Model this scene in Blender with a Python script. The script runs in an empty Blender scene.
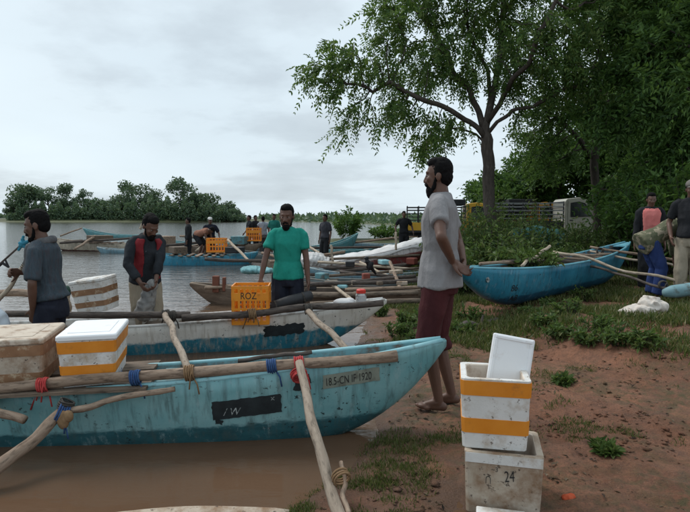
import bpy, bmesh, math, random
import numpy as np
from mathutils import Vector, Matrix, Euler, noise

random.seed(7); RNG = np.random.default_rng(7)
SC = bpy.context.scene
COL = SC.collection
R = math.radians

# ------------------------------------------------------------------ camera, sky, sun, exposure
CAM_H, FPX, PITCH = 1.40, 540.0, math.atan(39 / 540.0)
cam_d = bpy.data.cameras.new('camera'); cam = bpy.data.objects.new('camera', cam_d); COL.objects.link(cam)
cam.location = (0, 0, CAM_H); cam.rotation_euler = (R(90) - PITCH, 0, 0)
cam_d.sensor_width = 36; cam_d.lens = FPX / 690 * 36; cam_d.clip_start = 0.05; cam_d.clip_end = 6000
SC.camera = cam

SUN_EL, SUN_AZ = R(52), R(-50)          # azimuth from +Y towards +X
world = bpy.data.worlds.new('World'); SC.world = world; world.use_nodes = True
nt = world.node_tree; nt.nodes.clear()
def wn(t, **k):
    n = nt.nodes.new(t)
    for a, b in k.items(): setattr(n, a, b)
    return n
wo = wn('ShaderNodeOutputWorld'); bg = wn('ShaderNodeBackground'); bg.inputs[1].default_value = 0.1
sky = wn('ShaderNodeTexSky', sky_type='NISHITA', sun_disc=False, sun_elevation=SUN_EL, sun_rotation=SUN_AZ)
sky.air_density = 1.0; sky.dust_density = 3.0
tc = wn('ShaderNodeTexCoord'); sep = wn('ShaderNodeSeparateXYZ')
nt.links.new(tc.outputs['Generated'], sep.inputs[0])
def wmath(op, a, b=None):
    n = wn('ShaderNodeMath', operation=op)
    for i, v in enumerate((a, b)):
        if v is None: continue
        if isinstance(v, (int, float)): n.inputs[i].default_value = v
        else: nt.links.new(v, n.inputs[i])
    return n.outputs[0]
zz = wmath('ADD', wmath('MAXIMUM', sep.outputs[2], 0.0), 0.16)
cx = wmath('DIVIDE', sep.outputs[0], zz); cy = wmath('DIVIDE', sep.outputs[1], zz)
comb = wn('ShaderNodeCombineXYZ'); nt.links.new(cx, comb.inputs[0]); nt.links.new(cy, comb.inputs[1])
def wnoise(scale, detail, loc):
    mp = wn('ShaderNodeMapping'); mp.inputs['Location'].default_value = loc; mp.inputs['Scale'].default_value = (1, 1.0, 1)
    nt.links.new(comb.outputs[0], mp.inputs[0])
    n = wn('ShaderNodeTexNoise'); n.inputs['Scale'].default_value = scale; n.inputs['Detail'].default_value = detail
    n.inputs['Roughness'].default_value = 0.55
    nt.links.new(mp.outputs[0], n.inputs['Vector']); return n.outputs[0]
n1 = wnoise(0.8, 9, (4.6, 0.9, 0)); n2 = wnoise(0.33, 3, (9.0, 2.0, 0))
def wramp(v, stops):
    r = wn('ShaderNodeValToRGB'); e = r.color_ramp.elements
    e[0].position, e[0].color = stops[0][0], stops[0][1]; e[1].position, e[1].color = stops[-1][0], stops[-1][1]
    for p, c in stops[1:-1]:
        k = e.new(p); k.color = c
    nt.links.new(v, r.inputs[0]); return r.outputs[0]
def g4(r, g, b): return (r, g, b, 1)
CB = 9.2
cl = wramp(n1, [(0.34, g4(.625, .715, .775)), (0.49, g4(.61, .695, .75)), (0.58, g4(.515, .585, .635)), (0.74, g4(.44, .50, .545))])
cl2 = wramp(n2, [(0.35, g4(.92, .94, .95)), (0.7, g4(1.06, 1.06, 1.05))])
mul = wn('ShaderNodeMix', data_type='RGBA', blend_type='MULTIPLY'); mul.inputs[0].default_value = 1
nt.links.new(cl, mul.inputs[6]); nt.links.new(cl2, mul.inputs[7])
sc_ = wn('ShaderNodeMix', data_type='RGBA', blend_type='MULTIPLY'); sc_.inputs[0].default_value = 1
nt.links.new(mul.outputs[2], sc_.inputs[6]); sc_.inputs[7].default_value = (CB, CB, CB, 1)
sc_.clamp_result = False
mx = wn('ShaderNodeMix', data_type='RGBA'); mx.inputs[0].default_value = 0.93
nt.links.new(sky.outputs[0], mx.inputs[6]); nt.links.new(sc_.outputs[2], mx.inputs[7])
nt.links.new(mx.outputs[2], bg.inputs[0]); nt.links.new(bg.outputs[0], wo.inputs[0])

sd = bpy.data.lights.new('sun', 'SUN'); sun = bpy.data.objects.new('sun', sd); COL.objects.link(sun)
sd.energy = 1.4; sd.angle = R(25); sd.color = (1.0, 0.97, 0.93)
sdir = Vector((math.sin(SUN_AZ) * math.cos(SUN_EL), math.cos(SUN_AZ) * math.cos(SUN_EL), math.sin(SUN_EL)))
sun.rotation_euler = (-sdir).to_track_quat('-Z', 'Y').to_euler(); sun.location = (0, 0, 30)
SC.view_settings.view_transform = 'Standard'; SC.view_settings.look = 'None'
SC.view_settings.exposure = 0.50; SC.view_settings.gamma = 1.0; SC.view_settings.use_curve_mapping = False

# ------------------------------------------------------------------ helpers
TMP = bpy.data.scenes.new('workbench')
def evaluated_mesh(ob):
    """mesh of an object with its modifiers applied, worked out in a scratch scene so the big one is not re-evaluated"""
    TMP.collection.objects.link(ob); vl = TMP.view_layers[0]; vl.update()
    me = bpy.data.meshes.new_from_object(ob.evaluated_get(vl.depsgraph)); bpy.data.objects.remove(ob); return me
def ray(px, py):
    u, v = (px - 345) / FPX, (256 - py) / FPX
    c, s = math.cos(PITCH), math.sin(PITCH)
    return Vector((u, c + v * s, -s + v * c))
def at(px, py, Y):
    d = ray(px, py); k = Y / d.y
    return Vector((d.x * k, Y, CAM_H + d.z * k))
def onz(px, py, z):
    d = ray(px, py); k = (z - CAM_H) / d.z
    return Vector((d.x * k, d.y * k, z))

class MB:
    def __init__(s): s.v = []; s.f = []
    def add(s, vs, fs):
        o = len(s.v); s.v += [tuple(p) for p in vs]; s.f += [tuple(i + o for i in f) for f in fs]
    def box(s, c, d, rot=None):
        x, y, z = d[0] / 2, d[1] / 2, d[2] / 2
        vs = [Vector(p) for p in ((-x,-y,-z),(x,-y,-z),(x,y,-z),(-x,y,-z),(-x,-y,z),(x,-y,z),(x,y,z),(-x,y,z))]
        if rot: vs = [rot @ p for p in vs]
        s.add([p + Vector(c) for p in vs], [(0,3,2,1),(4,5,6,7),(0,1,5,4),(1,2,6,5),(2,3,7,6),(3,0,4,7)])
        return s
    def loft(s, rings, cap=True, closed=True):
        n = len(rings[0]); vs = [p for r in rings for p in r]; fs = []
        for i in range(len(rings) - 1):
            for j in range(n if closed else n - 1):
                a, b = i * n + j, i * n + (j + 1) % n
                fs.append((a, b, b + n, a + n))
        if cap:
            fs.append(tuple(range(n - 1, -1, -1))); o = (len(rings) - 1) * n; fs.append(tuple(range(o, o + n)))
        s.add(vs, fs); return s
    def tube(s, path, rad, n=8, cap=True):
        path = [Vector(p) for p in path]; m = len(path)
        if isinstance(rad, (int, float)): rad = [rad] * m
        up = None; rings = []
        for i, p in enumerate(path):
            t = (path[min(i + 1, m - 1)] - path[max(i - 1, 0)])
            if t.length < 1e-9: t = Vector((0, 0, 1))
            t.normalize()
            if up is None: up = Vector((0, 0, 1)) if abs(t.z) < .9 else Vector((1, 0, 0))
            a = up.cross(t)
            if a.length < 1e-6: a = Vector((1, 0, 0)).cross(t)
            a.normalize(); b = t.cross(a); up = b
            rr = rad[i]
            rings.append([p + (a * math.cos(2 * math.pi * k / n) + b * math.sin(2 * math.pi * k / n)) * rr for k in range(n)])
        return s.loft(rings, cap)
    def ball(s, c, r, rot=None, n=12, m=8):
        if isinstance(r, (int, float)): r = (r, r, r)
        c = Vector(c); rings = []
        vs = []; fs = []
        for i in range(1, m):
            th = math.pi * i / m
            for k in range(n):
                p = Vector((r[0] * math.sin(th) * math.cos(2 * math.pi * k / n), r[1] * math.sin(th) * math.sin(2 * math.pi * k / n), -r[2] * math.cos(th)))
                vs.append(c + (rot @ p if rot else p))
        for p in ((0, 0, -r[2]), (0, 0, r[2])):
            p = Vector(p); vs.append(c + (rot @ p if rot else p))
        for i in range(m - 2):
            for k in range(n):
                a, b = i * n + k, i * n + (k + 1) % n
                fs.append((a, b, b + n, a + n))
        lo, hi = len(vs) - 2, len(vs) - 1
        for k in range(n):
            fs.append((lo, (k + 1) % n, k)); o = (m - 2) * n
            fs.append((hi, o + k, o + (k + 1) % n))
        s.add(vs, fs); return s
    def cap2(s, p0, r0, p1, r1, n=10):
        p0, p1 = Vector(p0), Vector(p1); d = (p1 - p0); L = d.length
        if L < 1e-6: return s.ball(p0, r0)
        d /= L; path = []; rad = []
        for k in range(4):
            a = math.pi / 2 * k / 4; path.append(p0 - d * r0 * math.cos(a)); rad.append(max(r0 * math.sin(a), .0008))
        path += [p0, p1]; rad += [r0, r1]
        for k in range(3, -1, -1):
            a = math.pi / 2 * k / 4; path.append(p1 + d * r1 * math.cos(a)); rad.append(max(r1 * math.sin(a), .0008))
        return s.tube(path, rad, n)
    def mesh(s, name, smooth=False):
        me = bpy.data.meshes.new(name); me.from_pydata(s.v, [], s.f); me.validate()
        if smooth: me.polygons.foreach_set('use_smooth', [True] * len(me.polygons))
        return me
    def build(s, name, mat=None, parent=None, smooth=False, bevel=0, seg=2):
        return link(name, s.mesh(name, smooth), mat, parent, bevel, seg)

def link(name, me, mat=None, parent=None, bevel=0, seg=2):
    o = bpy.data.objects.new(name, me); COL.objects.link(o)
    if mat is not None: me.materials.append(mat)
    if parent is not None: o.parent = parent
    if bevel:
        b = o.modifiers.new('bevel', 'BEVEL'); b.width = bevel; b.segments = seg; b.limit_method = 'ANGLE'; b.angle_limit = R(40)
    return o
def tag(o, label=None, cat=None, group=None, kind=None):
    for k, v in (('label', label), ('category', cat), ('group', group), ('kind', kind)):
        if v: o[k] = v
    return o
def thing(name, label, cat, loc=(0, 0, 0), rotz=0, group=None, rot=None):
    o = bpy.data.objects.new(name, None); COL.objects.link(o); o.location = loc
    o.rotation_euler = rot if rot is not None else (0, 0, rotz); o.empty_display_size = .1
    return tag(o, label, cat, group)
def np_mesh(name, V, F, mat, parent=None, smooth=False):
    V = np.asarray(V, dtype=np.float32); F = np.asarray(F, dtype=np.int32); k = F.shape[1]
    me = bpy.data.meshes.new(name)
    me.vertices.add(len(V)); me.vertices.foreach_set('co', V.ravel())
    me.loops.add(F.size); me.loops.foreach_set('vertex_index', F.ravel())
    me.polygons.add(len(F)); me.polygons.foreach_set('loop_start', np.arange(0, F.size, k, dtype=np.int32))
    me.polygons.foreach_set('loop_total', np.full(len(F), k, dtype=np.int32))
    me.polygons.foreach_set('use_smooth', np.full(len(F), smooth))
    me.update(calc_edges=True)
    return link(name, me, mat, parent)

# ------------------------------------------------------------------ materials
def new_mat(name):
    m = bpy.data.materials.new(name); m.use_nodes = True; t = m.node_tree; b = t.nodes['Principled BSDF']
    return m, t, b
class N:
    """tiny node-graph writer"""
    def __init__(s, t): s.t = t; s.tc = t.nodes.new('ShaderNodeTexCoord')
    def _in(s, sock, v):
        if isinstance(v, bpy.types.NodeSocket): s.t.links.new(v, sock)
        else: sock.default_value = v
    def coord(s, scale=(1, 1, 1), loc=(0, 0, 0), out='Object', src=None):
        m = s.t.nodes.new('ShaderNodeMapping'); s.t.links.new(src or s.tc.outputs[out], m.inputs[0])
        m.inputs['Scale'].default_value = scale; m.inputs['Location'].default_value = loc; return m.outputs[0]
    def noise(s, vec, scale=5, detail=4, rough=.55, dist=0):
        n = s.t.nodes.new('ShaderNodeTexNoise'); s._in(n.inputs['Vector'], vec); n.inputs['Scale'].default_value = scale
        n.inputs['Detail'].default_value = detail; n.inputs['Roughness'].default_value = rough; n.inputs['Distortion'].default_value = dist
        return n.outputs[0]
    def ramp(s, v, *st):
        r = s.t.nodes.new('ShaderNodeValToRGB'); e = r.color_ramp.elements
        def c(x): return (x, x, x, 1) if isinstance(x, (int, float)) else (*x, 1)
        e[0].position, e[0].color = st[0][0], c(st[0][1]); e[1].position, e[1].color = st[-1][0], c(st[-1][1])
        for p, x in st[1:-1]:
            k = e.new(p); k.color = c(x)
        s._in(r.inputs[0], v); return r.outputs[0]
    def mix(s, f, a, b, mode='MIX'):
        n = s.t.nodes.new('ShaderNodeMix'); n.data_type = 'RGBA'; n.blend_type = mode
        def c(x): return (*x, 1) if isinstance(x, tuple) and len(x) == 3 else x
        s._in(n.inputs[0], f); s._in(n.inputs[6], c(a)); s._in(n.inputs[7], c(b)); return n.outputs[2]
    def math(s, op, a, b=0.0, clamp=False):
        n = s.t.nodes.new('ShaderNodeMath'); n.operation = op; n.use_clamp = clamp
        s._in(n.inputs[0], a); s._in(n.inputs[1], b); return n.outputs[0]
    def xyz(s, v=None):
        n = s.t.nodes.new('ShaderNodeSeparateXYZ'); s.t.links.new(v or s.tc.outputs['Object'], n.inputs[0]); return n.outputs
    def bump(s, h, strength=.3, dist=.01):
        n = s.t.nodes.new('ShaderNodeBump'); s._in(n.inputs['Height'], h); n.inputs['Strength'].default_value = strength
        n.inputs['Distance'].default_value = dist; return n.outputs[0]

def mat(name, c1, c2, scale=6, stretch=(1, 1, 1), rough=.75, bump=.25, bscale=40, bdist=.004, dirt=None, dthr=(.52, .68), dscale=9, dstretch=(1, 1, 1), spec=.35, metal=0, darks=None):
    m, t, b = new_mat(name); n = N(t)
    v = n.coord(stretch); base = n.mix(n.ramp(n.noise(v, scale, 6, .6), (.3, 0.0), (.7, 1.0)), c1, c2)
    if dirt is not None:
        d = n.ramp(n.noise(n.coord(dstretch, (4.3, 1.7, 2.9)), dscale, 7, .65), (dthr[0], 0.0), (dthr[1], 1.0))
        base = n.mix(d, base, dirt)
    if darks is not None:
        d = n.ramp(n.noise(n.coord(dstretch, (1.3, 7.7, .9)), dscale * 4.5, 4, .7), (.60, 0.0), (.66, .85))
        base = n.mix(d, base, darks)
    t.links.new(base, b.inputs['Base Color'])
    b.inputs['Metallic'].default_value = metal; b.inputs['Specular IOR Level'].default_value = spec
    rr = n.ramp(n.noise(n.coord((1, 1, 1), (9, 9, 9)), scale * 2, 3), (.2, max(rough - .12, .05)), (.8, min(rough + .12, 1)))
    t.links.new(rr, b.inputs['Roughness'])
    if bump:
        t.links.new(n.bump(n.noise(n.coord(stretch), bscale, 5, .6), bump, bdist), b.inputs['Normal'])
    return m
def hull_mat(name, top, low, zs, fleck=.5, streak=(.10, .10, .09), rough=.45, fade=None, slope=0.0):
    """painted fibreglass: upper colour, lower boot-top colour with a ragged edge, run-down streaks, chipped flecks"""
    m, t, b = new_mat(name); n = N(t); x, y, z = n.xyz()
    big = n.noise(n.coord((1, 1, 1)), 2.2, 6, .6)
    topc = n.mix(n.ramp(big, (.35, 0.0), (.7, 1.0)), top, fade or tuple(min(1, k * 1.35 + .02) for k in top))
    lowc = n.mix(n.ramp(n.noise(n.coord((1, 1, 2.5), (3, 3, 3)), 5, 6, .65), (.35, 0.0), (.7, 1.0)), low, tuple(k * .55 for k in low))
    zz = n.math('ADD', n.math('ADD', z, n.math('MULTIPLY', n.math('SUBTRACT', n.noise(n.coord((1, 1, 3), (5, 2, 1)), 6, 6, .7), .5), .11)), n.math('MULTIPLY', x, slope))
    edge = n.ramp(n.math('SUBTRACT', zz, zs - .5), (.49, 0.0), (.515, 1.0))
    c = n.mix(edge, lowc, topc)
    st = n.noise(n.coord((1, 1, .07), (2, 5, 0)), 22, 5, .65)
    c = n.mix(n.ramp(st, (.50, 0.0), (.70, .7)), c, streak)
    fl = n.ramp(n.noise(n.coord((1, 1, 1.3), (8, 8, 8)), 26, 3, .7), (.66 - .05 * fleck, 0.0), (.69 - .05 * fleck, .9))
    fl = n.math('MULTIPLY', fl, n.ramp(n.noise(n.coord((1, 1, 1), (1, 8, 3)), 3, 2), (.42, 0.0), (.58, 1.0)))
    c = n.mix(fl, c, (.012, .018, .02))
    pale = n.ramp(n.noise(n.coord((1.2, 1, .5), (6, 1, 8)), 13, 6, .75), (.56, 0.0), (.70, .55))
    c = n.mix(pale, c, tuple(min(1, k * .6 + .22) for k in top))
    t.links.new(c, b.inputs['Base Color'])
    t.links.new(n.ramp(big, (.3, rough - .1), (.7, rough + .2)), b.inputs['Roughness'])
    b.inputs['Specular IOR Level'].default_value = .4
    t.links.new(n.bump(n.noise(n.coord((1, 1, 1)), 9, 6, .6), .25, .012), b.inputs['Normal'])
    return m
WOOD = lambda name, a, b_: mat(name, a, b_, 5, (1.2, 9, 9), .85, .6, 22, .006, dirt=tuple(k * .35 for k in a), dthr=(.5, .7), dscale=7, dstretch=(1.5, 5, 5))
m_pole = WOOD('weathered_pole', (.20, .135, .095), (.36, .27, .20))
m_pole_d = WOOD('dark_pole', (.055, .045, .04), (.12, .095, .08))
m_pole_p = WOOD('pale_pole', (.38, .30, .22), (.5, .42, .33))
m_pole_g = WOOD('grey_pole', (.26, .205, .155), (.38, .31, .245))
m_plank = WOOD('wet_plank', (.10, .075, .055), (.2, .15, .11))
m_rope_r = mat('red_rope', (.35, .02, .025), (.5, .08, .07), 40, rough=.9, bscale=120)
m_rope_b = mat('blue_rope', (.02, .05, .16), (.04, .1, .22), 40, rough=.9, bscale=120)
m_rope_y = mat('straw_rope', (.17, .10, .05), (.27, .17, .09), 40, rough=.9, bscale=120)
m_rope_k = mat('dark_rope', (.03, .028, .025), (.08, .07, .06), 40, rough=.9, bscale=120)
m_foam = mat('dirty_foam', (.60, .59, .56), (.72, .71, .69), 5, rough=.7, bump=.35, bscale=90, bdist=.003, dirt=(.38, .29, .20), dthr=(.47, .70), dscale=8, darks=(.12, .09, .065))
m_foam_old = mat('old_foam', (.38, .31, .23), (.54, .47, .39), 4, rough=.8, bump=.4, bscale=80, bdist=.004, dirt=(.24, .15, .09), dthr=(.42, .64), dscale=7, darks=(.06, .04, .03))
m_foam_in = mat('foam_inside', (.62, .53, .44), (.72, .64, .55), 5, rough=.8, bump=.3, bscale=80, dirt=(.36, .25, .17), dthr=(.5, .7))
m_foam_c = mat('clean_foam', (.78, .79, .80), (.84, .85, .86), 4, rough=.6, bump=.15, bscale=90, bdist=.002, dirt=(.55, .5, .45), dthr=(.6, .8))
m_tape_o = mat('orange_tape', (.62, .20, .012), (.72, .27, .03), 6, rough=.38, bump=.2, bscale=25, dirt=(.35, .13, .03), dthr=(.58, .75), spec=.5)
m_tape_b = mat('brown_tape', (.20, .10, .05), (.32, .18, .10), 8, rough=.4, bump=.3, bscale=30, dirt=(.5, .38, .26), dthr=(.55, .66), dscale=16, spec=.5)
m_ink = mat('black_ink', (.012, .012, .012), (.04, .04, .04), 20, rough=.7, bump=0)
m_paint_k = mat('black_paint', (.010, .015, .018), (.025, .035, .04), 10, rough=.5, bump=.2, dirt=(.10, .2, .22), dthr=(.66, .74), dscale=14)
m_paint_w = mat('white_scrawl', (.32, .36, .36), (.5, .54, .54), 30, rough=.6, bump=0, dirt=(.03, .04, .04), dthr=(.45, .6), dscale=30)
m_plate = mat('faded_plate', (.17, .20, .17), (.25, .27, .22), 12, rough=.6, bump=.2, dirt=(.09, .09, .07), dthr=(.5, .7), dscale=16)
m_crate = mat('orange_plastic', (.72, .23, .008), (.80, .30, .02), 6, rough=.4, bump=.1, dirt=(.4, .12, .01), dthr=(.58, .75), spec=.5)
m_rubber = mat('black_rubber', (.015, .016, .018), (.03, .03, .033), 8, rough=.55, bump=.2)
m_steel = mat('dull_metal', (.25, .26, .27), (.4, .41, .42), 8, rough=.45, metal=.6, bump=.1)
m_glass = mat('tinted_glass', (.012, .016, .018), (.02, .025, .028), 4, rough=.08, bump=0, spec=.6)
m_white_cloth = mat('white_sheet', (.58, .56, .55), (.72, .71, .70), 4, rough=.85, bump=.4, bscale=14, bdist=.02, dirt=(.5, .38, .36), dthr=(.56, .72), dscale=3)
m_sack = mat('sack_weave', (.55, .49, .43), (.68, .62, .56), 6, rough=.9, bump=.5, bscale=60, dirt=(.3, .21, .15), dthr=(.52, .7), dscale=7)

# ------------------------------------------------------------------ terrain
SHORE = [(-6, -.8), (0, -.70), (2.0, -.42), (2.56, -.22), (2.9, 0.02), (3.4, .22), (4.2, .18), (5.7, .10), (7.3, .30), (9.1, -.1), (12, -.5), (17.6, .4), (22, 2.2), (27, 4.0), (40, 6), (60, 8.5), (85, 9), (130, -5), (180, -30), (400, -60), (3000, -400)]
SY = np.array([p[0] for p in SHORE]); SX = np.array([p[1] for p in SHORE])
def sstep(a, b, x):
    t = np.clip((x - a) / (b - a), 0, 1); return t * t * (3 - 2 * t)
def base_h(x, y):
    x = np.asarray(x, float); y = np.asarray(y, float)
    d = x - np.interp(y, SY, SX)
    land = .26 * (1 - np.exp(-np.maximum(d, 0) / 5.5)) + .02 * (1 - np.exp(-np.maximum(d, 0) / .12))
    wet = -.38 * (1 - np.exp(np.minimum(d, 0) / 1.2)) - .03 * (1 - np.exp(np.minimum(d, 0) / .15))
    h = np.where(d > 0, land, wet)
    bx = np.interp(y, [-3, 3.6, 4.1, 4.6, 5.5, 6.4], [3.2, 2.65, 2.5, 2.2, 1.95, 2.1]); s = x - bx
    h = h + .17 * sstep(-.12, .45, s) * (1 - .75 * sstep(5.6, 7.5, y))
    h = h - .035 * np.exp(-((x - .75) ** 2 + (y - 2.4) ** 2) / .25)
    h = np.maximum(h, -.3 + .48 * np.exp(-((y - 31) / 2.4) ** 2) * sstep(-2.5, -.6, x))
    isl = 1 - np.sqrt(((x + 78) / 62) ** 2 + ((y - 176) / 30) ** 2)
    h = np.where(isl > -.1, np.maximum(h, -.4 + 1.3 * sstep(-.1, .25, isl)), h)
    far = sstep(640, 700, y) * (x < -150)
    return np.maximum(h, -.45 + 1.2 * far)
def fbm_grid(x, y, f, seed):
    out = np.zeros(x.shape); 
    for i in np.ndindex(x.shape):
        out[i] = noise.fractal(Vector((x[i] * f + seed, y[i] * f - seed, seed * .37)), 1.0, 2.1, 4)
    return out
def axis(lo, hi, c, n, dens):
    u = np.linspace(math.asinh((lo - c) / dens), math.asinh((hi - c) / dens), n); return c + dens * np.sinh(u)
gx = np.unique(np.concatenate([np.arange(-1.0, 4.2, .03), axis(-2200, -1.0, 0, 90, 1.0), axis(4.2, 2200, 0, 80, 1.5)]))
gy = np.unique(np.concatenate([np.arange(1.9, 7.0, .03), np.arange(7, 14, .12), axis(-60, 1.9, 2, 20, .8), axis(14, 3200, 10, 110, 6)]))
GX, GY = np.meshgrid(gx, gy)
GZ = base_h(GX, GY)
near = (GX > -3) & (GX < 9) & (GY > 0) & (GY < 16)
nz = np.zeros(GX.shape)
idx = np.argwhere(near)
for i, j in idx:
    p = (GX[i, j], GY[i, j])
    a = noise.fractal(Vector((p[0] * 2.1, p[1] * 2.1, 3.3)), 1.0, 2.1, 5)
    b = noise.fractal(Vector((p[0] * 9, p[1] * 9, 8.1)), .9, 2.1, 3)
    c = noise.noise(Vector((p[0] * 24, p[1] * 24, 1.2)))
    dd = p[0] - np.interp(p[1], SY, SX)
    amp = 1.0 if dd > .25 else max(.25, .25 + dd * 3)
    nz[i, j] = amp * (.026 * a + .018 * b + .007 * c)
    # footprints / hollows
    cell = noise.cell(Vector((p[0] * 3.3, p[1] * 3.3, 5)))
GZ = GZ + nz
def ground_z(x, y):
    i = min(max(int(np.searchsorted(gy, y)), 1), len(gy) - 1); j = min(max(int(np.searchsorted(gx, x)), 1), len(gx) - 1)
    ty = (y - gy[i - 1]) / (gy[i] - gy[i - 1]); tx = (x - gx[j - 1]) / (gx[j] - gx[j - 1])
    return float((GZ[i-1, j-1] * (1 - tx) + GZ[i-1, j] * tx) * (1 - ty) + (GZ[i, j-1] * (1 - tx) + GZ[i, j] * tx) * ty)
def gz_arr(x, y):
    i = np.clip(np.searchsorted(gy, y), 1, len(gy) - 1); j = np.clip(np.searchsorted(gx, x), 1, len(gx) - 1)
    ty = (y - gy[i-1]) / (gy[i] - gy[i-1]); tx = (x - gx[j-1]) / (gx[j] - gx[j-1])
    return (GZ[i-1, j-1] * (1 - tx) + GZ[i-1, j] * tx) * (1 - ty) + (GZ[i, j-1] * (1 - tx) + GZ[i, j] * tx) * ty

m_ground, t, b = new_mat('red_mud'); n = N(t)
v = n.coord()
x_, y_, z_ = n.xyz()
soil = n.mix(n.ramp(n.noise(v, 1.6, 8, .62), (.32, 0.0), (.68, 1.0)), (.145, .060, .032), (.32, .145, .082))
soil = n.mix(n.ramp(n.noise(n.coord(loc=(3, 8, 1)), 11, 8, .7), (.42, 0.0), (.72, .75)), soil, (.080, .040, .026))
soil = n.mix(n.ramp(n.noise(n.coord(loc=(7, 1, 4)), 34, 5, .7), (.58, 0.0), (.70, .55)), soil, (.31, .165, .10))
moss = n.math('MULTIPLY', n.ramp(n.noise(n.coord(loc=(1, 3, 9)), 1.15, 6, .6), (.44, 0.0), (.60, 1.0)), n.ramp(n.noise(n.coord(loc=(1, 9, 9)), 17, 4, .6), (.38, 0.0), (.58, .8)))
soil = n.mix(moss, soil, (.062, .066, .026))
soil = n.mix(n.ramp(n.noise(n.coord(loc=(2, 6, 3)), 85, 6, .75), (.50, 0.0), (.66, .7)), soil, (.045, .026, .018))
soil = n.mix(n.ramp(n.noise(n.coord(loc=(5, 2, 8)), 140, 3, .6), (.62, 0.0), (.70, .5)), soil, (.34, .22, .15))
wetf = n.ramp(n.math('ADD', z_, n.math('MULTIPLY', n.noise(v, 5, 4), .07)), (.035, 1.0), (.085, 0.0))
soil = n.mix(wetf, soil, (.125, .072, .047), 'MIX')
farg = n.ramp(n.math('MULTIPLY', y_, .01), (.13, 0.0), (.19, 1.0))
soil = n.mix(farg, soil, (.075, .085, .035))
t.links.new(soil, b.inputs['Base Color'])
rg = n.mix(wetf, n.ramp(n.noise(v, 4, 5), (.35, .62), (.65, .95)), n.ramp(n.noise(v, 14, 5), (.4, .12), (.6, .5)))
t.links.new(rg, b.inputs['Roughness']); b.inputs['Specular IOR Level'].default_value = .35
hgt = n.math('ADD', n.noise(v, 20, 10, .72), n.math('MULTIPLY', n.noise(n.coord(loc=(4, 4, 4)), 85, 5, .7), .55))
t.links.new(n.bump(hgt, .9, .022), b.inputs['Normal'])
ny, nx = GX.shape
V = np.stack([GX.ravel(), GY.ravel(), GZ.ravel()], 1)
ii, jj = np.meshgrid(np.arange(ny - 1), np.arange(nx - 1), indexing='ij'); a0 = (ii * nx + jj).ravel()
ground = np_mesh('ground', V, np.stack([a0, a0 + 1, a0 + nx + 1, a0 + nx], 1), m_ground, smooth=True)
tag(ground, kind='structure')

# water: one sheet, gently rippled
m_water, t, b = new_mat('lagoon_water'); n = N(t); v = n.coord()
b.inputs['Base Color'].default_value = (.088, .056, .036, 1)
shal = n.ramp(n.noise(n.coord((1, 1, 1)), .7, 4), (.3, 0.0), (.7, 1.0))
x_, y_, z_ = n.xyz()
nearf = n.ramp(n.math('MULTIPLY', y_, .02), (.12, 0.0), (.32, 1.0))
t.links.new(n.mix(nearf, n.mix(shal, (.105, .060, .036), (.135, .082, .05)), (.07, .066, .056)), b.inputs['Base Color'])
b.inputs['Roughness'].default_value = .06; b.inputs['IOR'].default_value = 1.33; b.inputs['Specular IOR Level'].default_value = .5
w1 = n.noise(n.coord((.55, 1.5, 1)), 2.6, 4, .55, .4); w2 = n.noise(n.coord((.6, 1.3, 1), (3, 1, 0)), 9, 3, .5)
wave = n.math('ADD', w1, n.math('MULTIPLY', w2, .35))
bp = t.nodes.new('ShaderNodeBump'); t.links.new(wave, bp.inputs['Height']); bp.inputs['Distance'].default_value = .045
t.links.new(n.ramp(n.math('MULTIPLY', y_, .05), (.30, .14), (.55, .85)), bp.inputs['Strength'])
t.links.new(bp.outputs[0], b.inputs['Normal'])
wb = MB(); wb.add([(-3000, -60, 0), (3000, -60, 0), (3000, 3200, 0), (-3000, 3200, 0)], [(0, 1, 2, 3)])
tag(wb.build('water', m_water), kind='structure')

# ------------------------------------------------------------------ poles, ropes
def pole(name, p0, p1, r0, r1, m, parent=None, wob=.012, seg=14, n=9, seed=None):
    """a slightly crooked round pole, modelled along X then turned into place"""
    p0, p1 = Vector(p0), Vector(p1); d = p1 - p0; L = d.length; sd_ = random.random() * 50 if seed is None else seed
    path = []; rad = []
    for i in range(seg + 1):
        u = i / seg; e = math.sin(math.pi * u)
        path.append((u * L, e * wob * 3 * noise.noise(Vector((u * 2.5, sd_, 0))) , e * wob * 3 * noise.noise(Vector((u * 2.5, sd_, 7)))))
        rad.append((r0 + (r1 - r0) * u) * (1 + .13 * noise.noise(Vector((u * 9, sd_, 3)))))
    mb = MB(); mb.tube(path, rad, n)
    o = mb.build(name, m, parent, smooth=True)
    o.location = p0; o.rotation_mode = 'QUATERNION'; o.rotation_quaternion = d.to_track_quat('X', 'Z')
    return o
def lashing(name, c, axis_, r, turns, width, m, parent=None, rr=.006, tails=0):
    c = Vector(c); ax = Vector(axis_).normalized(); u = ax.orthogonal().normalized(); w = ax.cross(u)
    mb = MB(); k = int(turns * 14); path = []
    for i in range(k + 1):
        a = 2 * math.pi * i / 14; f = i / k - .5
        q = r * (1 + .06 * math.sin(a * 1.7))
        path.append(c + ax * (f * width) + u * math.cos(a) * q + w * math.sin(a) * q)
    mb.tube(path, rr, 5)
    for q in range(tails):
        e = path[-1 - q * 3]; mb.tube([e, e + Vector((.02 - .03 * q, -.01, -.03)), e + Vector((.03 - .05 * q, -.015, -.09 - .02 * q))], rr * .8, 5)
    return mb.build(name, m, parent, smooth=True)

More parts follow.
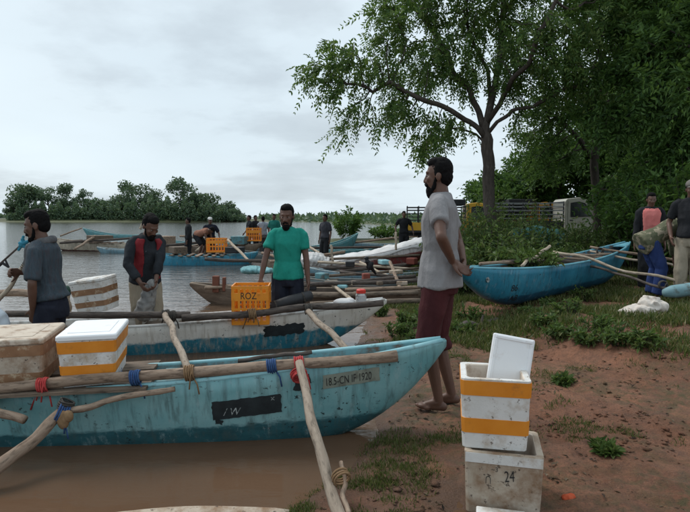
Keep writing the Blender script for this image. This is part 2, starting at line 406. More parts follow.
# ------------------------------------------------------------------ boats
class Boat:
    def __init__(s, name, label, L, W, H, bow=.15, stern=.12, e0=.5, tipw=.10, th=.028, m_out=None, m_in=None, m_rim=None, tip=(0, 0, 0), yaw=0, tilt=0, roll=0, cat='boat', group=None, ns=46, kp=2.1, bow_z=None, depth=.55):
        s.L, s.W, s.H, s.bow, s.stern, s.e0, s.tipw, s.th, s.kp, s.depth = L, W, H, bow, stern, e0, tipw, th, kp, depth
        rot = Matrix.Rotation(yaw, 3, 'Z') @ Matrix.Rotation(-tilt, 3, 'Y') @ Matrix.Rotation(roll, 3, 'X')
        loc = Vector(tip) - rot @ Vector((L / 2, 0, s.rim(1)))
        s.M = Matrix.Translation(loc) @ rot.to_4x4(); s.Mi = s.M.inverted()
        s.o = thing(name, label, cat, loc, 0, group, rot=rot.to_euler())
        nt_ = 9
        mb = MB(); rings = []
        for i in range(ns + 1):
            e = -1 + 2 * i / ns; e = math.copysign(abs(e) ** .8, e)
            x = e * L / 2; k, r_, hw = s.keel(e), s.rim(e), s.hw(e)
            ring = []
            for j in range(-nt_, nt_ + 1):
                tt = abs(j) / nt_; tt = tt ** 1.5
                y = hw * s.sec(tt); ring.append((x, math.copysign(y, j) if j else 0, k + (r_ - k) * tt))
            ki = min(k + th * 1.3, r_ - .012) ; hi = max(hw - th, .006)
            for j in range(nt_, -nt_ - 1, -1):
                tt = abs(j) / nt_; tt = tt ** 1.5
                y = hi * s.sec(tt); ring.append((x, math.copysign(y, j) if j else 0, ki + (r_ + .001 - ki) * tt))
            rings.append(ring)
        mb.loft(rings, True)
        me = mb.mesh('hull', True); me.materials.append(m_out); me.materials.append(m_in or m_out)
        nr = 2 * (2 * nt_ + 1)
        mi = []
        for p in me.polygons:
            if len(p.vertices) == 4:
                js = [q % nr for q in p.vertices]; mi.append(1 if min(js) >= 2 * nt_ + 1 else 0)
            else: mi.append(0)
        me.polygons.foreach_set('material_index', mi)
        s.hull = link('hull', me, None, s.o)
        bm = bmesh.new(); bm.from_mesh(me); bmesh.ops.recalc_face_normals(bm, faces=bm.faces); bm.to_mesh(me); bm.free()
        if m_rim:
            for sg in (-1, 1):
                g = MB(); g.tube([(e * L / 2, sg * (s.hw(e) - th * .4), s.rim(e) + .004) for e in np.linspace(-.99, .99, 30)], .017, 6)
                g.build('gunwale', m_rim, s.o, smooth=True)
        s.m_rim, s.m_in, s.m_out = m_rim, m_in or m_out, m_out
    def rim(s, e): return s.H + s.bow * max(0, e) ** 2.2 + s.stern * max(0, -e) ** 2.2
    def hw(s, e): return s.W / 2 * ((1 - min(abs(e), 1) ** 2.6) ** .9 * (1 - s.tipw) + s.tipw)
    def keel(s, e):
        a = abs(e)
        if a < s.e0: return 0.0
        u = (a - s.e0) / (1 - s.e0); return (s.rim(math.copysign(1, e)) - .05) * u ** s.kp
    def sec(s, t): return (1 - (1 - t) ** 2.3) ** (1 / 2.3) * (.9 + .1 * t)
    def side(s, x, z):
        e = max(-1, min(1, x * 2 / s.L)); k, r_ = s.keel(e), s.rim(e); t = max(0, min(1, (z - k) / (r_ - k))); return s.hw(e) * s.sec(t)
    def w(s, p): return s.M @ Vector(p)
    def l(s, p): return s.Mi @ Vector(p)
    def deck(s, e1, e2, drop, m, name='bow_deck', over=0):
        mb = MB(); rings = []
        for e in np.linspace(e1, e2, 10):
            h = s.hw(e) - s.th * .5; z = s.rim(e) - drop
            rings.append([(e * s.L / 2, -h, z), (e * s.L / 2, 0, z + .012), (e * s.L / 2, h, z), (e * s.L / 2, h, z - .02), (e * s.L / 2, 0, z - .01), (e * s.L / 2, -h, z - .02)])
        mb.loft(rings); return mb.build(name, m, s.o)
    def thwart(s, e, m, w=.12, drop=.05):
        mb = MB(); mb.box((e * s.L / 2, 0, s.rim(e) - drop), (w, 2 * (s.hw(e) - s.th) , .025)); return mb.build('thwart', m, s.o)
    def patch(s, name, x0, x1, z0, z1, m, sg=-1, off=.003, slope=0, rag=.006):
        mb = MB(); nu, nv = 26, 7; vs = []
        for i in range(nu + 1):
            for j in range(nv + 1):
                x = x0 + (x1 - x0) * i / nu; z = z0 + (z1 - z0) * j / nv + slope * (x - x0)
                if i in (0, nu): x += rag * 1.5 * noise.noise(Vector((z * 60, x, 1)))
                if j in (0, nv): z += rag * noise.noise(Vector((x * 30, z, 4)))
                vs.append((x, sg * (s.side(x, z) + off), z))
        fs = [(i * (nv + 1) + j, (i + 1) * (nv + 1) + j, (i + 1) * (nv + 1) + j + 1, i * (nv + 1) + j + 1) for i in range(nu) for j in range(nv)]
        mb.add(vs, fs); return mb.build(name, m, s.o, smooth=True)
    def text(s, txt, x0, z0, size, m, sg=-1, off=.006, slope=0, sx=1.0, name='lettering', shear=0):
        V_, F_ = text_mesh(txt, size, shear)
        vs = []
        for u, w_ in V_:
            x = x0 + u * sx * (1 if sg < 0 else -1); z = z0 + w_ + slope * (x - x0); vs.append((x, sg * (s.side(x, z) + off), z))
        mb = MB(); mb.add(vs, F_); return mb.build(name, m, s.o)
def text_mesh(txt, size, shear=0):
    cu = bpy.data.curves.new('t', 'FONT'); cu.body = txt; cu.size = size; cu.resolution_u = 3; cu.shear = shear; cu.offset = .0
    me = evaluated_mesh(bpy.data.objects.new('t', cu))
    bm = bmesh.new(); bm.from_mesh(me); bmesh.ops.triangulate(bm, faces=bm.faces)
    bmesh.ops.subdivide_edges(bm, edges=[e for e in bm.edges if e.calc_length() > size * .25], cuts=2)
    bmesh.ops.triangulate(bm, faces=bm.faces)
    V_ = [(q.co.x, q.co.y) for q in bm.verts]; F_ = [tuple(q.index for q in f.verts) for f in bm.faces]
    bm.free(); return V_, F_

def project(p):
    d = Vector(p) - Vector((0, 0, CAM_H)); c, s = math.cos(PITCH), math.sin(PITCH)
    f = d.y * c - d.z * s; u = d.y * s + d.z * c
    return 345 + FPX * d.x / f, 256 - FPX * u / f
def find(bt, px, py, sg):
    """local (x, z) on a hull side that the picture shows at a pixel"""
    best = (1e9, 0, 0)
    for x in np.linspace(-bt.L / 2 * .99, bt.L / 2 * .99, 160):
        for z in np.linspace(.02, bt.rim(1), 50):
            if z > bt.rim(x * 2 / bt.L) or z < bt.keel(x * 2 / bt.L): continue
            q = project(bt.w((x, sg * bt.side(x, z), z))); d = (q[0] - px) ** 2 + (q[1] - py) ** 2
            if d < best[0]: best = (d, x, z)
    return best[1], best[2]
def boat2(name, label, b, s, W, H, **k):
    tip, st = at(*b), at(*s); d = tip - st
    return Boat(name, label, d.length, W, H, tip=tip, yaw=math.atan2(d.y, d.x), tilt=math.asin(d.z / d.length), **k)

# --- the near teal boat, bow nosed onto the mud
hm_a = hull_mat('teal_hull_paint', (.13, .325, .35), (.03, .125, .148), .225, .9, (.06, .10, .10), .45, fade=(.25, .43, .44))
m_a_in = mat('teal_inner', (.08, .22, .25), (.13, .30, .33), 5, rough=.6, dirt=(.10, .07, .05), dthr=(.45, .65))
m_a_rim = mat('teal_rim', (.20, .43, .48), (.30, .54, .58), 6, rough=.5, dirt=(.12, .16, .15), dthr=(.56, .7))
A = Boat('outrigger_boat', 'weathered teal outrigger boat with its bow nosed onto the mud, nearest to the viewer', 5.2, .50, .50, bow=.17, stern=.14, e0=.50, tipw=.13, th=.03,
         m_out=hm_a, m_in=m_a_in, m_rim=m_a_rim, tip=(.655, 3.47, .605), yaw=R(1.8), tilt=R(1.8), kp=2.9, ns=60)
A.deck(.93, .995, .012, m_a_rim)
A.thwart(.33, m_a_in, .26, .03); A.thwart(-.1, m_plank, .2, .05); A.thwart(.62, m_a_in, .12, .05)
x0, z0 = find(A, 212, 412, -1); x1, z1 = find(A, 282, 404, -1)
A.patch('paint_patch', x0, x1, z0 - .055, z0 + .065, m_paint_k, slope=(z1 - z0) / (x1 - x0))
xs, zs_ = find(A, 224, 415, -1); A.text('/ W', xs, zs_, .068, m_paint_w, sx=.9, shear=.3, off=.005, name='scrawl')
xs, zs_ = find(A, 272, 400, -1); A.text('x', xs, zs_, .05, m_paint_w, off=.005, name='scrawl')
x0, z0 = find(A, 325, 382, -1); x1, z1 = find(A, 380, 374, -1); sl = (z1 - z0) / (x1 - x0)
A.patch('number_plate', x0, x1, z0 - .044, z0 + .044, m_plate, slope=sl, rag=.004)
A.text('18.5-CN IF 1920', x0 + .012, z0 - .026, .072, m_ink, slope=sl, sx=(x1 - x0 - .03) / .545, off=.0055)
x0, z0 = find(A, 300, 380, -1); A.patch('paint_patch', x0 - .045, x0 + .045, z0 - .06, z0 + .035, m_paint_k, rag=.02)
x0, z0 = find(A, 217, 422, -1); A.patch('paint_patch', x0 - .02, x0 + .02, z0 - .02, z0 + .012, m_paint_k, rag=.02)
# rail pole lashed along the near rim, booms reaching to the float on the viewer's side
rp = [at(-60, 394, 3.06), at(130, 384, 3.20), at(300, 366, 3.26), at(397, 356, 3.34)]
pole('rail_pole', A.l(rp[0]), A.l(rp[3]), .030, .036, m_pole, A.o, wob=.014)
pole('rail_pole', A.l(at(238, 361, 3.5)), A.l(at(312, 352, 3.52)), .014, .014, m_pole_d, A.o)
pole('boom', A.l(at(299, 362, 3.20)), A.l(Vector((.005, 2.28, .02))), .025, .030, m_pole_g, A.o, wob=.02)
pole('boom_splint', A.l(at(341, 462, 2.60)), A.l(at(349, 515, 2.34)), .011, .013, m_pole, A.o)
lashing('rope_lashing', A.l(at(341, 477, 2.50)), (.28, -.94, -.4), .040, 3, .045, m_rope_y, A.o, .006, 0)
pole('boom', A.l(at(62, 412, 3.02)), A.l(at(-45, 505, 2.55)), .032, .038, m_pole, A.o, wob=.02)
pole('boom', A.l(at(-30, 400, 3.05)), A.l(at(25, 420, 3.0)), .026, .024, m_pole, A.o)
pole('boom', A.l(at(66, 411, 3.0)), A.l(at(175, 389, 3.14)), .02, .016, m_pole, A.o, wob=.025)
def on_rail(px):
    t_ = min(np.linspace(0, 1, 400), key=lambda q: abs(project(rp[0].lerp(rp[3], q))[0] - px)); return rp[0].lerp(rp[3], t_)
for c, ax, r_, m_, tl in ((on_rail(299), (1, .05, .06), .045, m_rope_r, 3), (on_rail(190), (1, .05, .06), .045, m_rope_y, 2), (on_rail(136), (1, .05, .06), .042, m_rope_b, 1), (on_rail(272), (1, .05, .06), .042, m_rope_b, 1), (on_rail(44), (1, .05, .06), .042, m_rope_r, 4), (at(62, 413, 3.0), (.5, .2, -.3), .052, m_rope_b, 2), (at(66, 405, 3.02), (.3, .2, .7), .04, m_rope_k, 2), (at(299, 375, 3.2), (.25, -.6, -.5), .046, m_rope_r, 1)):
    lashing('rope_lashing', A.l(c), ax, r_, 4.5, .055, m_, A.o, .006, tl)
mb = MB(); mb.box((0, 0, 0), (.95, .30, .018)); pk = mb.build('deck_board', m_plank, A.o); pk.matrix_local = A.Mi @ Matrix.Translation((-1.66, 3.22, .375)) @ Matrix.Rotation(R(5), 4, 'Z') @ Matrix.Rotation(R(-1.5), 4, 'Y')
mb = MB(); mb.box((0, 0, 0), (.95, .22, .018)); pk = mb.build('deck_board', m_plank, A.o); pk.matrix_local = A.Mi @ Matrix.Translation((-1.75, 3.56, .378)) @ Matrix.Rotation(R(7), 4, 'Z') @ Matrix.Rotation(R(-1.5), 4, 'Y')
mb = MB(); cpt = [A.l(at(62 + 5 * math.cos(a), 417 + 6 * math.sin(a), 2.97)) for a in np.linspace(0, 6.28, 9)[:-1]]
cl_ = A.l(at(63, 420, 2.96)); mb.ball(cl_, (.035, .02, .055)); mb.ball(cl_ + Vector((.03, .0, .02)), (.03, .02, .035)); mb.build('float_rag', m_rope_y, A.o, smooth=True)
# float of the boat, showing at the bottom edge
mb = MB(); fp = [(-1.25 + 1.0 * u, 2.40 + .07 * u, -.05 + .03 * (2 * u - 1) ** 4) for u in np.linspace(0, 1, 15)]
mb.tube([A.l(p) for p in fp], [.03 + .06 * math.sin(math.pi * u) ** .6 for u in np.linspace(0, 1, 15)], 10); mb.build('float', m_foam_old, A.o, smooth=True)

# --- the white and blue boat behind it
hm_b = hull_mat('white_blue_hull', (.62, .59, .53), (.03, .21, .29), .30, .35, (.36, .31, .25), .5, fade=(.72, .70, .66), slope=-.020)
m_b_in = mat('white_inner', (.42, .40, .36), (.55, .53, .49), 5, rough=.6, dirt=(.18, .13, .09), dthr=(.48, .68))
m_b_rim = mat('white_rim', (.55, .55, .53), (.66, .66, .64), 5, rough=.5, dirt=(.25, .2, .16), dthr=(.52, .7))
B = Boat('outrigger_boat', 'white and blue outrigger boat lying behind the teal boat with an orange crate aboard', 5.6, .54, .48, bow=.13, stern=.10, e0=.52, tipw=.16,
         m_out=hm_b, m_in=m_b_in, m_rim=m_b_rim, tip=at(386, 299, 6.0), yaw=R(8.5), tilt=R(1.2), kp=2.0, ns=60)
B.deck(.86, .995, .012, m_b_rim)
B.thwart(.55, m_b_in, .3, .02); B.thwart(.1, m_plank, .2, .05); B.thwart(-.3, m_b_in, .2, .05)
x0, z0 = find(B, 266, 333, -1); x1, z1 = find(B, 303, 329, -1); B.patch('paint_patch', x0, x1, z0 - .045, z0 + .07, m_paint_k, slope=(z1 - z0) / (x1 - x0), rag=.022)
pole('rail_pole', B.l(at(6, 314, 5.22)), B.l(at(190, 315, 5.40)), .032, .036, m_pole_d, B.o, wob=.02)
pole('rail_pole', B.l(at(182, 318, 5.36)), B.l(at(383, 303, 5.66)), .038, .034, m_pole_d, B.o, wob=.02)
pole('rail_pole', B.l(at(-40, 292, 6.0)), B.l(at(68, 297, 5.95)), .04, .045, m_pole, B.o)
pole('mooring_post', B.l(at(67, 320, 5.85)), B.l(at(67, 290, 5.85)), .03, .03, m_pole_p, B.o)
pole('boom', B.l(at(165, 314, 5.36)), B.l(at(190, 372, 3.28)), .03, .023, m_pole_g, B.o, wob=.02)
pole('boom', B.l(at(308, 311, 5.46)), B.l(at(350, 353, 4.55)), .032, .03, m_pole_g, B.o)
for c, m_, tl in ((at(166, 315, 5.36), m_rope_k, 3), (at(172, 316, 5.36), m_rope_k, 2), (at(252, 314, 5.43), m_rope_y, 4), (at(308, 309, 5.50), m_rope_k, 2)):
    lashing('rope_lashing', B.l(c), (1, .1, .02), .05, 4.5, .07, m_, B.o, .008, tl)
mb = MB(); mb.ball(B.l(at(67, 291, 5.84)), (.05, .05, .06)); mb.build('post_cap', mat('moss_cloth', (.02, .05, .04), (.04, .08, .06), 20, rough=.9), B.o, smooth=True)
mats_rust = mat('rust_red', (.16, .04, .03), (.24, .07, .05), 9, rough=.9)
# --- wooden canoe
hm_d = mat('bare_wood_hull', (.115, .080, .058), (.23, .165, .12), 4, (.5, 3, 7), .85, .6, 16, .01, dirt=(.45, .38, .31), dthr=(.62, .76), dscale=5, dstretch=(.4, 2, 6), darks=(.03, .02, .016))
m_d_in = mat('canoe_inside', (.06, .045, .035), (.12, .09, .07), 6, rough=.9)
D = boat2('wooden_canoe', 'bare brown wooden canoe with a pointed prow behind the man in teal', (190, 283, 8.7), (430, 286, 8.9), .62, .46, bow=.10, stern=.05, e0=.45, tipw=.12, m_out=hm_d, m_in=m_d_in, m_rim=mat('canoe_rim', (.2, .15, .11), (.33, .26, .2), 6, rough=.9))
for e in (.55, .1, -.4): D.thwart(e, m_plank, .16, .03)
mb = MB(); q = D.l(at(216, 284, 8.55)); mb.box(q, (.10, .12, .26)); mb.box(q + Vector((-.13, .0, .0)), (.05, .10, .22)); mb.build('prow_block', mat('rust_block', (.13, .045, .03), (.2, .08, .05), 9, rough=.9), D.o, bevel=.01)
# --- mid-distance boats
def simple_mats(key, top, low, zs, rim=(.5, .5, .48)):
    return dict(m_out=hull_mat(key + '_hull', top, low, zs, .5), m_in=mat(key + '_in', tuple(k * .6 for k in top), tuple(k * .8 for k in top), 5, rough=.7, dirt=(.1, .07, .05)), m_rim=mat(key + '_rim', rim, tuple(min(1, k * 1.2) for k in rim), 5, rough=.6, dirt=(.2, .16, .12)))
teal = simple_mats('faded_teal', (.07, .22, .24), (.02, .09, .11), .2, (.2, .4, .42))
grey = simple_mats('grey_green', (.10, .12, .12), (.04, .05, .05), .2, (.20, .22, .21))
brown = simple_mats('brown_white', (.42, .36, .28), (.085, .03, .022), .34, (.45, .38, .3))
blue = simple_mats('bright_blue', (.03, .22, .33), (.015, .12, .2), .2, (.12, .35, .45))
dusk = simple_mats('dusty_blue', (.12, .22, .27), (.07, .08, .08), .2, (.33, .40, .42))
white = simple_mats('white_red', (.56, .52, .51), (.27, .055, .05), .36, (.62, .58, .57))
timber = simple_mats('timber', (.20, .145, .10), (.09, .06, .045), .2, (.28, .21, .16))
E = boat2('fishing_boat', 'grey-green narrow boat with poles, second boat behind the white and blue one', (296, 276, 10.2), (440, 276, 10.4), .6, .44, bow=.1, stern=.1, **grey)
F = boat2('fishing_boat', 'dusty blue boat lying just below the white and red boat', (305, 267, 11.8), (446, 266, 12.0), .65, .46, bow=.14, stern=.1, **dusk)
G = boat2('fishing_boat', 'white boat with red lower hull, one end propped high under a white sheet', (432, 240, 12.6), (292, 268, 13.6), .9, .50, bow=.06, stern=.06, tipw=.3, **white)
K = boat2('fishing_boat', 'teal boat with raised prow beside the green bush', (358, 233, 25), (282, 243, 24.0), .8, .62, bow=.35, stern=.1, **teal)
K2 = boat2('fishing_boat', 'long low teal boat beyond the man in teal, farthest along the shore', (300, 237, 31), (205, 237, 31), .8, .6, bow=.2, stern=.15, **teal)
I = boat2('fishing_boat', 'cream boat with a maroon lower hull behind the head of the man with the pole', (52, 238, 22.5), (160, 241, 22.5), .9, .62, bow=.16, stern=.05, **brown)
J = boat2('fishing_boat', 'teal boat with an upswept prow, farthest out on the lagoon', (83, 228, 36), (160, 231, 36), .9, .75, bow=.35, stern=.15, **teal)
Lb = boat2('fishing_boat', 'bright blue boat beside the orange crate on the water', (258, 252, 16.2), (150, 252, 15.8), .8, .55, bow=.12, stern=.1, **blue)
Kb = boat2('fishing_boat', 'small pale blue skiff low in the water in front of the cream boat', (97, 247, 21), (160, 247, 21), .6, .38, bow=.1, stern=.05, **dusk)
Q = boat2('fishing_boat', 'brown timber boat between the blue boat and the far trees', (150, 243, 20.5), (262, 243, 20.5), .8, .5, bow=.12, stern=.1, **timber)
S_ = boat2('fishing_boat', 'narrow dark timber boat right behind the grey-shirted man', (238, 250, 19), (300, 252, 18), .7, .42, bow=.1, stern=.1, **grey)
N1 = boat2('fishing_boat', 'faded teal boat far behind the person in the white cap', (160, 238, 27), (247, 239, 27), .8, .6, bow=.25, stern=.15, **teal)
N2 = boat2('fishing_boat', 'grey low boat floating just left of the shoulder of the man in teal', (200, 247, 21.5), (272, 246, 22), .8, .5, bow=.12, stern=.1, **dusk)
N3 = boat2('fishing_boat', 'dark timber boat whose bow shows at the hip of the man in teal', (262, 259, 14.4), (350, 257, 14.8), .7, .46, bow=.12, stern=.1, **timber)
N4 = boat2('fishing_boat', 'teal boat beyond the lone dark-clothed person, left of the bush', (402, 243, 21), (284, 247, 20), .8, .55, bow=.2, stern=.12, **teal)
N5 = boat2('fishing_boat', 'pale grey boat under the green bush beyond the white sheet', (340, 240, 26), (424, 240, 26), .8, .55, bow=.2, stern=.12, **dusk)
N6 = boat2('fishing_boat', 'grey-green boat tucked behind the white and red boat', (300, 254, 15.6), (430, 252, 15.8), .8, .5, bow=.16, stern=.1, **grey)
for bt, a_, b_, r_, m_ in ((N3, (270, 262, 14.0), (345, 252, 14.6), .04, m_pole), (N3, (300, 251, 15), (318, 268, 13), .04, m_pole_d), (N2, (206, 250, 20.5), (290, 243, 21.5), .04, m_pole_d), (N1, (180, 236, 26), (236, 241, 25), .05, m_pole), (N4, (300, 242, 20), (322, 254, 18), .05, m_pole_p), (N4, (310, 248, 19.5), (400, 247, 19.8), .05, m_pole_d), (N6, (320, 258, 14.8), (430, 249, 15.2), .045, m_pole_d), (N6, (385, 246, 16), (372, 260, 14.2), .04, m_pole), (N5, (350, 243, 25), (420, 236, 25.5), .05, m_pole), (I, (60, 243, 21.8), (150, 237, 22), .05, m_pole_d), (I, (95, 236, 22), (75, 249, 20.4), .05, m_pole), (Q, (160, 246, 19.6), (240, 239, 20), .05, m_pole_d), (Q, (215, 236, 20.5), (196, 251, 18.6), .045, m_pole_p)):
    pole('boom', bt.l(at(*a_)), bt.l(at(*b_)), r_, r_ * .9, m_, bt.o)
for bt, es in ((N1, (.3, -.3)), (N2, (.4, 0)), (N3, (.4, 0, -.4)), (N4, (.4, 0, -.4)), (N5, (.3, -.2)), (N6, (.4, 0)), (E, (.5, 0, -.5)), (F, (.4, -.2)), (Lb, (.5, 0, -.5)), (I, (.3, -.3)), (Q, (.5, .1, -.4)), (K, (.2, -.3)), (J, (.2, -.3)), (G, (-.3,))):
    for e in es: bt.thwart(e, m_plank, .2, .03)
for bt, e1, e2 in ((Lb, -.55, .35), (Q, -.7, .4), (I, -.2, .6)):
    for k in range(7):
        e = e1 + (e2 - e1) * k / 6; mb = MB(); mb.box((e * bt.L / 2, 0, bt.rim(e) + .03), (.10, bt.W * 1.5, .03)); mb.build('deck_plank', m_pole if k % 2 else m_plank, bt.o)
# poles across the beached boats (each boat's own booms and rails)
for bt, a_, b_, r_, m_ in ((E, (300, 287, 9.95), (416, 276, 10.0), .035, m_pole_d), (E, (324, 276, 10.4), (345, 302, 9.2), .035, m_pole_p), (E, (300, 279, 10.5), (420, 268, 10.9), .03, m_plank), (F, (310, 275, 11.7), (430, 262, 12.0), .04, m_pole_d), (F, (300, 268, 12.0), (400, 268, 12.1), .035, m_pole_d), (F, (360, 262, 12.4), (395, 279, 11.0), .03, m_pole_p),
                           (D, (236, 289, 8.5), (425, 280, 8.9), .035, m_pole_d), (D, (300, 296, 8.4), (418, 293, 8.5), .045, m_plank), (D, (330, 283, 8.9), (352, 300, 8.0), .03, m_pole_p), (D, (205, 288, 8.4), (300, 281, 9.2), .025, m_pole),
                           (Lb, (228, 240, 16.0), (250, 262, 14.5), .04, m_pole_p), (Lb, (205, 259, 14.6), (300, 264, 14.4), .05, m_pole_d), (Lb, (262, 253, 15.4), (296, 262, 14.2), .04, m_pole), (Q, (60, 236, 22), (82, 228, 22.5), .03, m_pole), (E, (296, 283, 9.6), (400, 290, 9.4), .04, m_pole_d), (E, (340, 272, 10.8), (425, 279, 10.2), .03, m_pole_d), (F, (318, 262, 12.2), (428, 270, 11.4), .03, m_pole_p), (F, (330, 259, 12.5), (420, 255, 12.4), .03, m_plank), (D, (310, 305, 8.1), (420, 301, 8.2), .05, m_plank), (D, (345, 290, 8.6), (420, 287, 8.6), .03, m_pole), (E, (390, 262, 11.0), (402, 292, 9.2), .035, m_pole), (G, (331, 245, 12.4), (333, 262, 12.4), .03, m_pole_p), (G, (396, 232, 12.3), (396, 250, 12.3), .03, m_pole_p), (J, (140, 229, 35.5), (145, 219, 35.5), .09, m_pole_p)):
    pole('boom', bt.l(at(*a_)), bt.l(at(*b_)), r_, r_ * .9, m_, bt.o)
for i, px in enumerate((330, 352, 378, 402)):
    mb = MB(); p = D.l(at(px, 283, 8.8)); mb.box(p, (.18, .1, .06), Matrix.Rotation(i, 3, 'Z')); mb.build('rail_block', m_foam_old if i % 2 else m_plank, D.o, bevel=.01)

for bt, px, py, Y, dims, m_ in ((E, 322, 276, 10.2, (.22, .18, .12), m_a_in), (E, 366, 277, 10.2, (.14, .14, .14), mats_rust), (E, 396, 272, 10.4, (.26, .16, .08), m_foam_old), (F, 350, 264, 11.7, (.2, .2, .12), m_rubber), (F, 384, 262, 11.8, (.3, .2, .1), m_a_rim), (F, 412, 261, 11.9, (.2, .2, .14), mats_rust), (D, 312, 287, 8.7, (.16, .14, .10), m_rubber), (D, 343, 286, 8.75, (.22, .16, .06), m_a_rim), (I, 100, 238, 22.3, (.9, .5, .22), m_plank), (Q, 165, 240, 20.3, (.7, .5, .3), m_pole), (Q, 240, 240, 20.3, (.8, .5, .3), m_a_in), (Lb, 178, 250, 15.8, (.5, .4, .2), m_plank), (Lb, 235, 250, 15.9, (.5, .4, .18), m_rubber)):
    mb = MB(); mb.box(bt.l(at(px, py, Y)), dims, Matrix.Rotation(px * .7, 3, 'Z')); mb.build('cargo', m_, bt.o, bevel=.02)
# --- blue boat on the grass at the right
hm_c = hull_mat('royal_blue_hull', (.018, .155, .245), (.012, .095, .165), .16, .25, (.02, .06, .085), .38, fade=(.035, .23, .33))
m_c_in = mat('blue_inner', (.03, .13, .19), (.06, .2, .27), 5, rough=.6, dirt=(.07, .05, .035), dthr=(.42, .6))
m_c_rim = mat('blue_rim', (.12, .36, .45), (.2, .46, .54), 5, rough=.45, dirt=(.1, .12, .12), dthr=(.56, .7))
C = boat2('outrigger_boat', 'blue outrigger boat pulled up on the grass, weeds and poles heaped on it', (457, 267, 6.7), (628, 243, 9.9), .66, .50, bow=.14, stern=.16, e0=.45, tipw=.14, m_out=hm_c, m_in=m_c_in, m_rim=m_c_rim, kp=2.3, ns=60)
C.deck(.86, .995, .01, m_c_rim); C.deck(-.995, -.86, .01, m_c_rim, 'stern_deck')
for e in (.45, .0, -.45): C.thwart(e, m_plank, .2, .04)
x0, z0 = find(C, 511, 291, 1); C.text('86', x0 + .02, z0 + .0, .13, m_ink, sg=1); x0, z0 = find(C, 510, 299, 1); C.text('AB', x0 + .01, z0 - .03, .12, m_ink, sg=1)
x0, z0 = find(C, 487, 280, 1)
mb = MB(); yy = C.side(x0, z0); mb.tube([(x0, yy + .0, z0), (x0, yy + .008, z0)], .035, 14); mb.build('emblem', m_paint_w, C.o)
for a_, b_, r_, m_ in (((522, 266, 7.4), (550, 246, 8.0), .03, m_pole_p), ((502, 262, 7.6), (590, 262, 8.3), .035, m_pole_d), ((520, 258, 8.2), (612, 254, 9.0), .03, m_pole), ((553, 252, 8.5), (690, 284, 7.3), .028, m_pole_p), ((575, 262, 8.6), (668, 289, 7.0), .026, m_pole_d), ((590, 247, 9.2), (720, 268, 8.4), .03, m_pole), ((590, 251, 9.2), (720, 276, 8.0), .026, m_pole_p), ((480, 264, 7.3), (600, 258, 8.9), .03, m_pole)):
    pole('boom', C.l(at(*a_)), C.l(at(*b_)), r_ * .78, r_ * .7, m_, C.o, wob=.03)
for p in (at(560, 259, 8.3), at(600, 251, 9.1), at(525, 262, 7.7), at(663, 285, 7.1)): lashing('rope_lashing', C.l(p), (1, .6, .05), .05, 4, .08, m_rope_k, C.o, .01, 2)
mb = MB(); fp = [at(664, 293, 6.9).lerp(at(760, 279, 6.9), u) for u in np.linspace(0, 1, 12)]
mb.tube([C.l(p) for p in fp], [.05] + [.085] * 10 + [.06], 12); mb.build('float', mat('pale_blue_paint', (.15, .27, .30), (.21, .34, .37), 6, rough=.65, dirt=(.1, .12, .11)), C.o, smooth=True)

# ------------------------------------------------------------------ boxes and crates
def foam_box(name, label, loc, yaw, w, d, h, m, bands=(), lid=None, mtape=None, opened=False, min_=None, taper=.02, rot=None, lidm=None, cat='box', group=None, th=.03):
    o = thing(name, label, cat, loc, yaw, group, rot)
    def ring(z, ins=0, tp=0):
        a, b_ = w / 2 - ins - tp, d / 2 - ins - tp; c = .014
        return [(-a + c, -b_, z), (a - c, -b_, z), (a, -b_ + c, z), (a, b_ - c, z), (a - c, b_, z), (-a + c, b_, z), (-a, b_ - c, z), (-a, -b_ + c, z)]
    tp = lambda z: taper * (1 - z / h)
    mb = MB()
    def jit(rg, k): return [Vector(p) + .0025 * Vector((noise.noise(Vector(p) * 9 + Vector((k, 0, 0))), noise.noise(Vector(p) * 9 + Vector((0, k, 0))), .6 * noise.noise(Vector(p) * 11))) for p in rg]
    rs = [jit(ring(h * u, 0, tp(h * u)), 3) for u in (0, .02, .3, .6, .97, 1)]
    if opened: rs += [ring(h, .004), ring(h, th - .004), ring(h - .006, th), ring(.04, th + taper)]
    mb.loft(rs); body = mb.build('body', m, o, bevel=.004)
    if opened and min_:
        body.data.materials.append(min_)
        for p in body.data.polygons:
            c = p.center
            if c.z > .03 and c.z < h - .002 and abs(c.x) < w / 2 - th * .7 and abs(c.y) < d / 2 - th * .7: p.material_index = 1
    for (z0, z1) in bands:
        t_ = MB(); out = [ring(z, -.0028, tp(z)) for z in (z0, z1)]; inn = [ring(z, .004, tp(z)) for z in (z1, z0)]
        t_.loft(out + inn + [out[0]], cap=False); t_.build('tape', mtape, o)
    if lid:
        l_ = MB(); l_.loft([jit(ring(h + .001, -.006), 7), jit(ring(h + lid * .7, -.006), 7), jit(ring(h + lid, 0), 7)]); l_.build('lid', lidm or m, o, bevel=.005)
        k_ = MB(); k_.box((0, 0, h + lid + .001), (w * .72, d * .72, .006)); k_.build('lid_panel', lidm or m, o, bevel=.003)
    return o
def flat_text(parent, txt, p, size, m, face='front', sx=1, rot=0):
    V_, F_ = text_mesh(txt, size); c, s = math.cos(rot), math.sin(rot)
    mb = MB(); mb.add([(p[0] + (u * c - v_ * s) * sx, p[1], p[2] + u * s + v_ * c) for u, v_ in V_], F_); return mb.build('lettering', m, parent)
gzb = ground_z(.74, 2.55)
bx1 = foam_box('foam_box', 'stained open foam box marked 24 standing on the mud under another box', (.763, 2.546, .02), R(-14), .352, .32, .298, m_foam_old, opened=True, min_=m_foam_in, taper=.012)
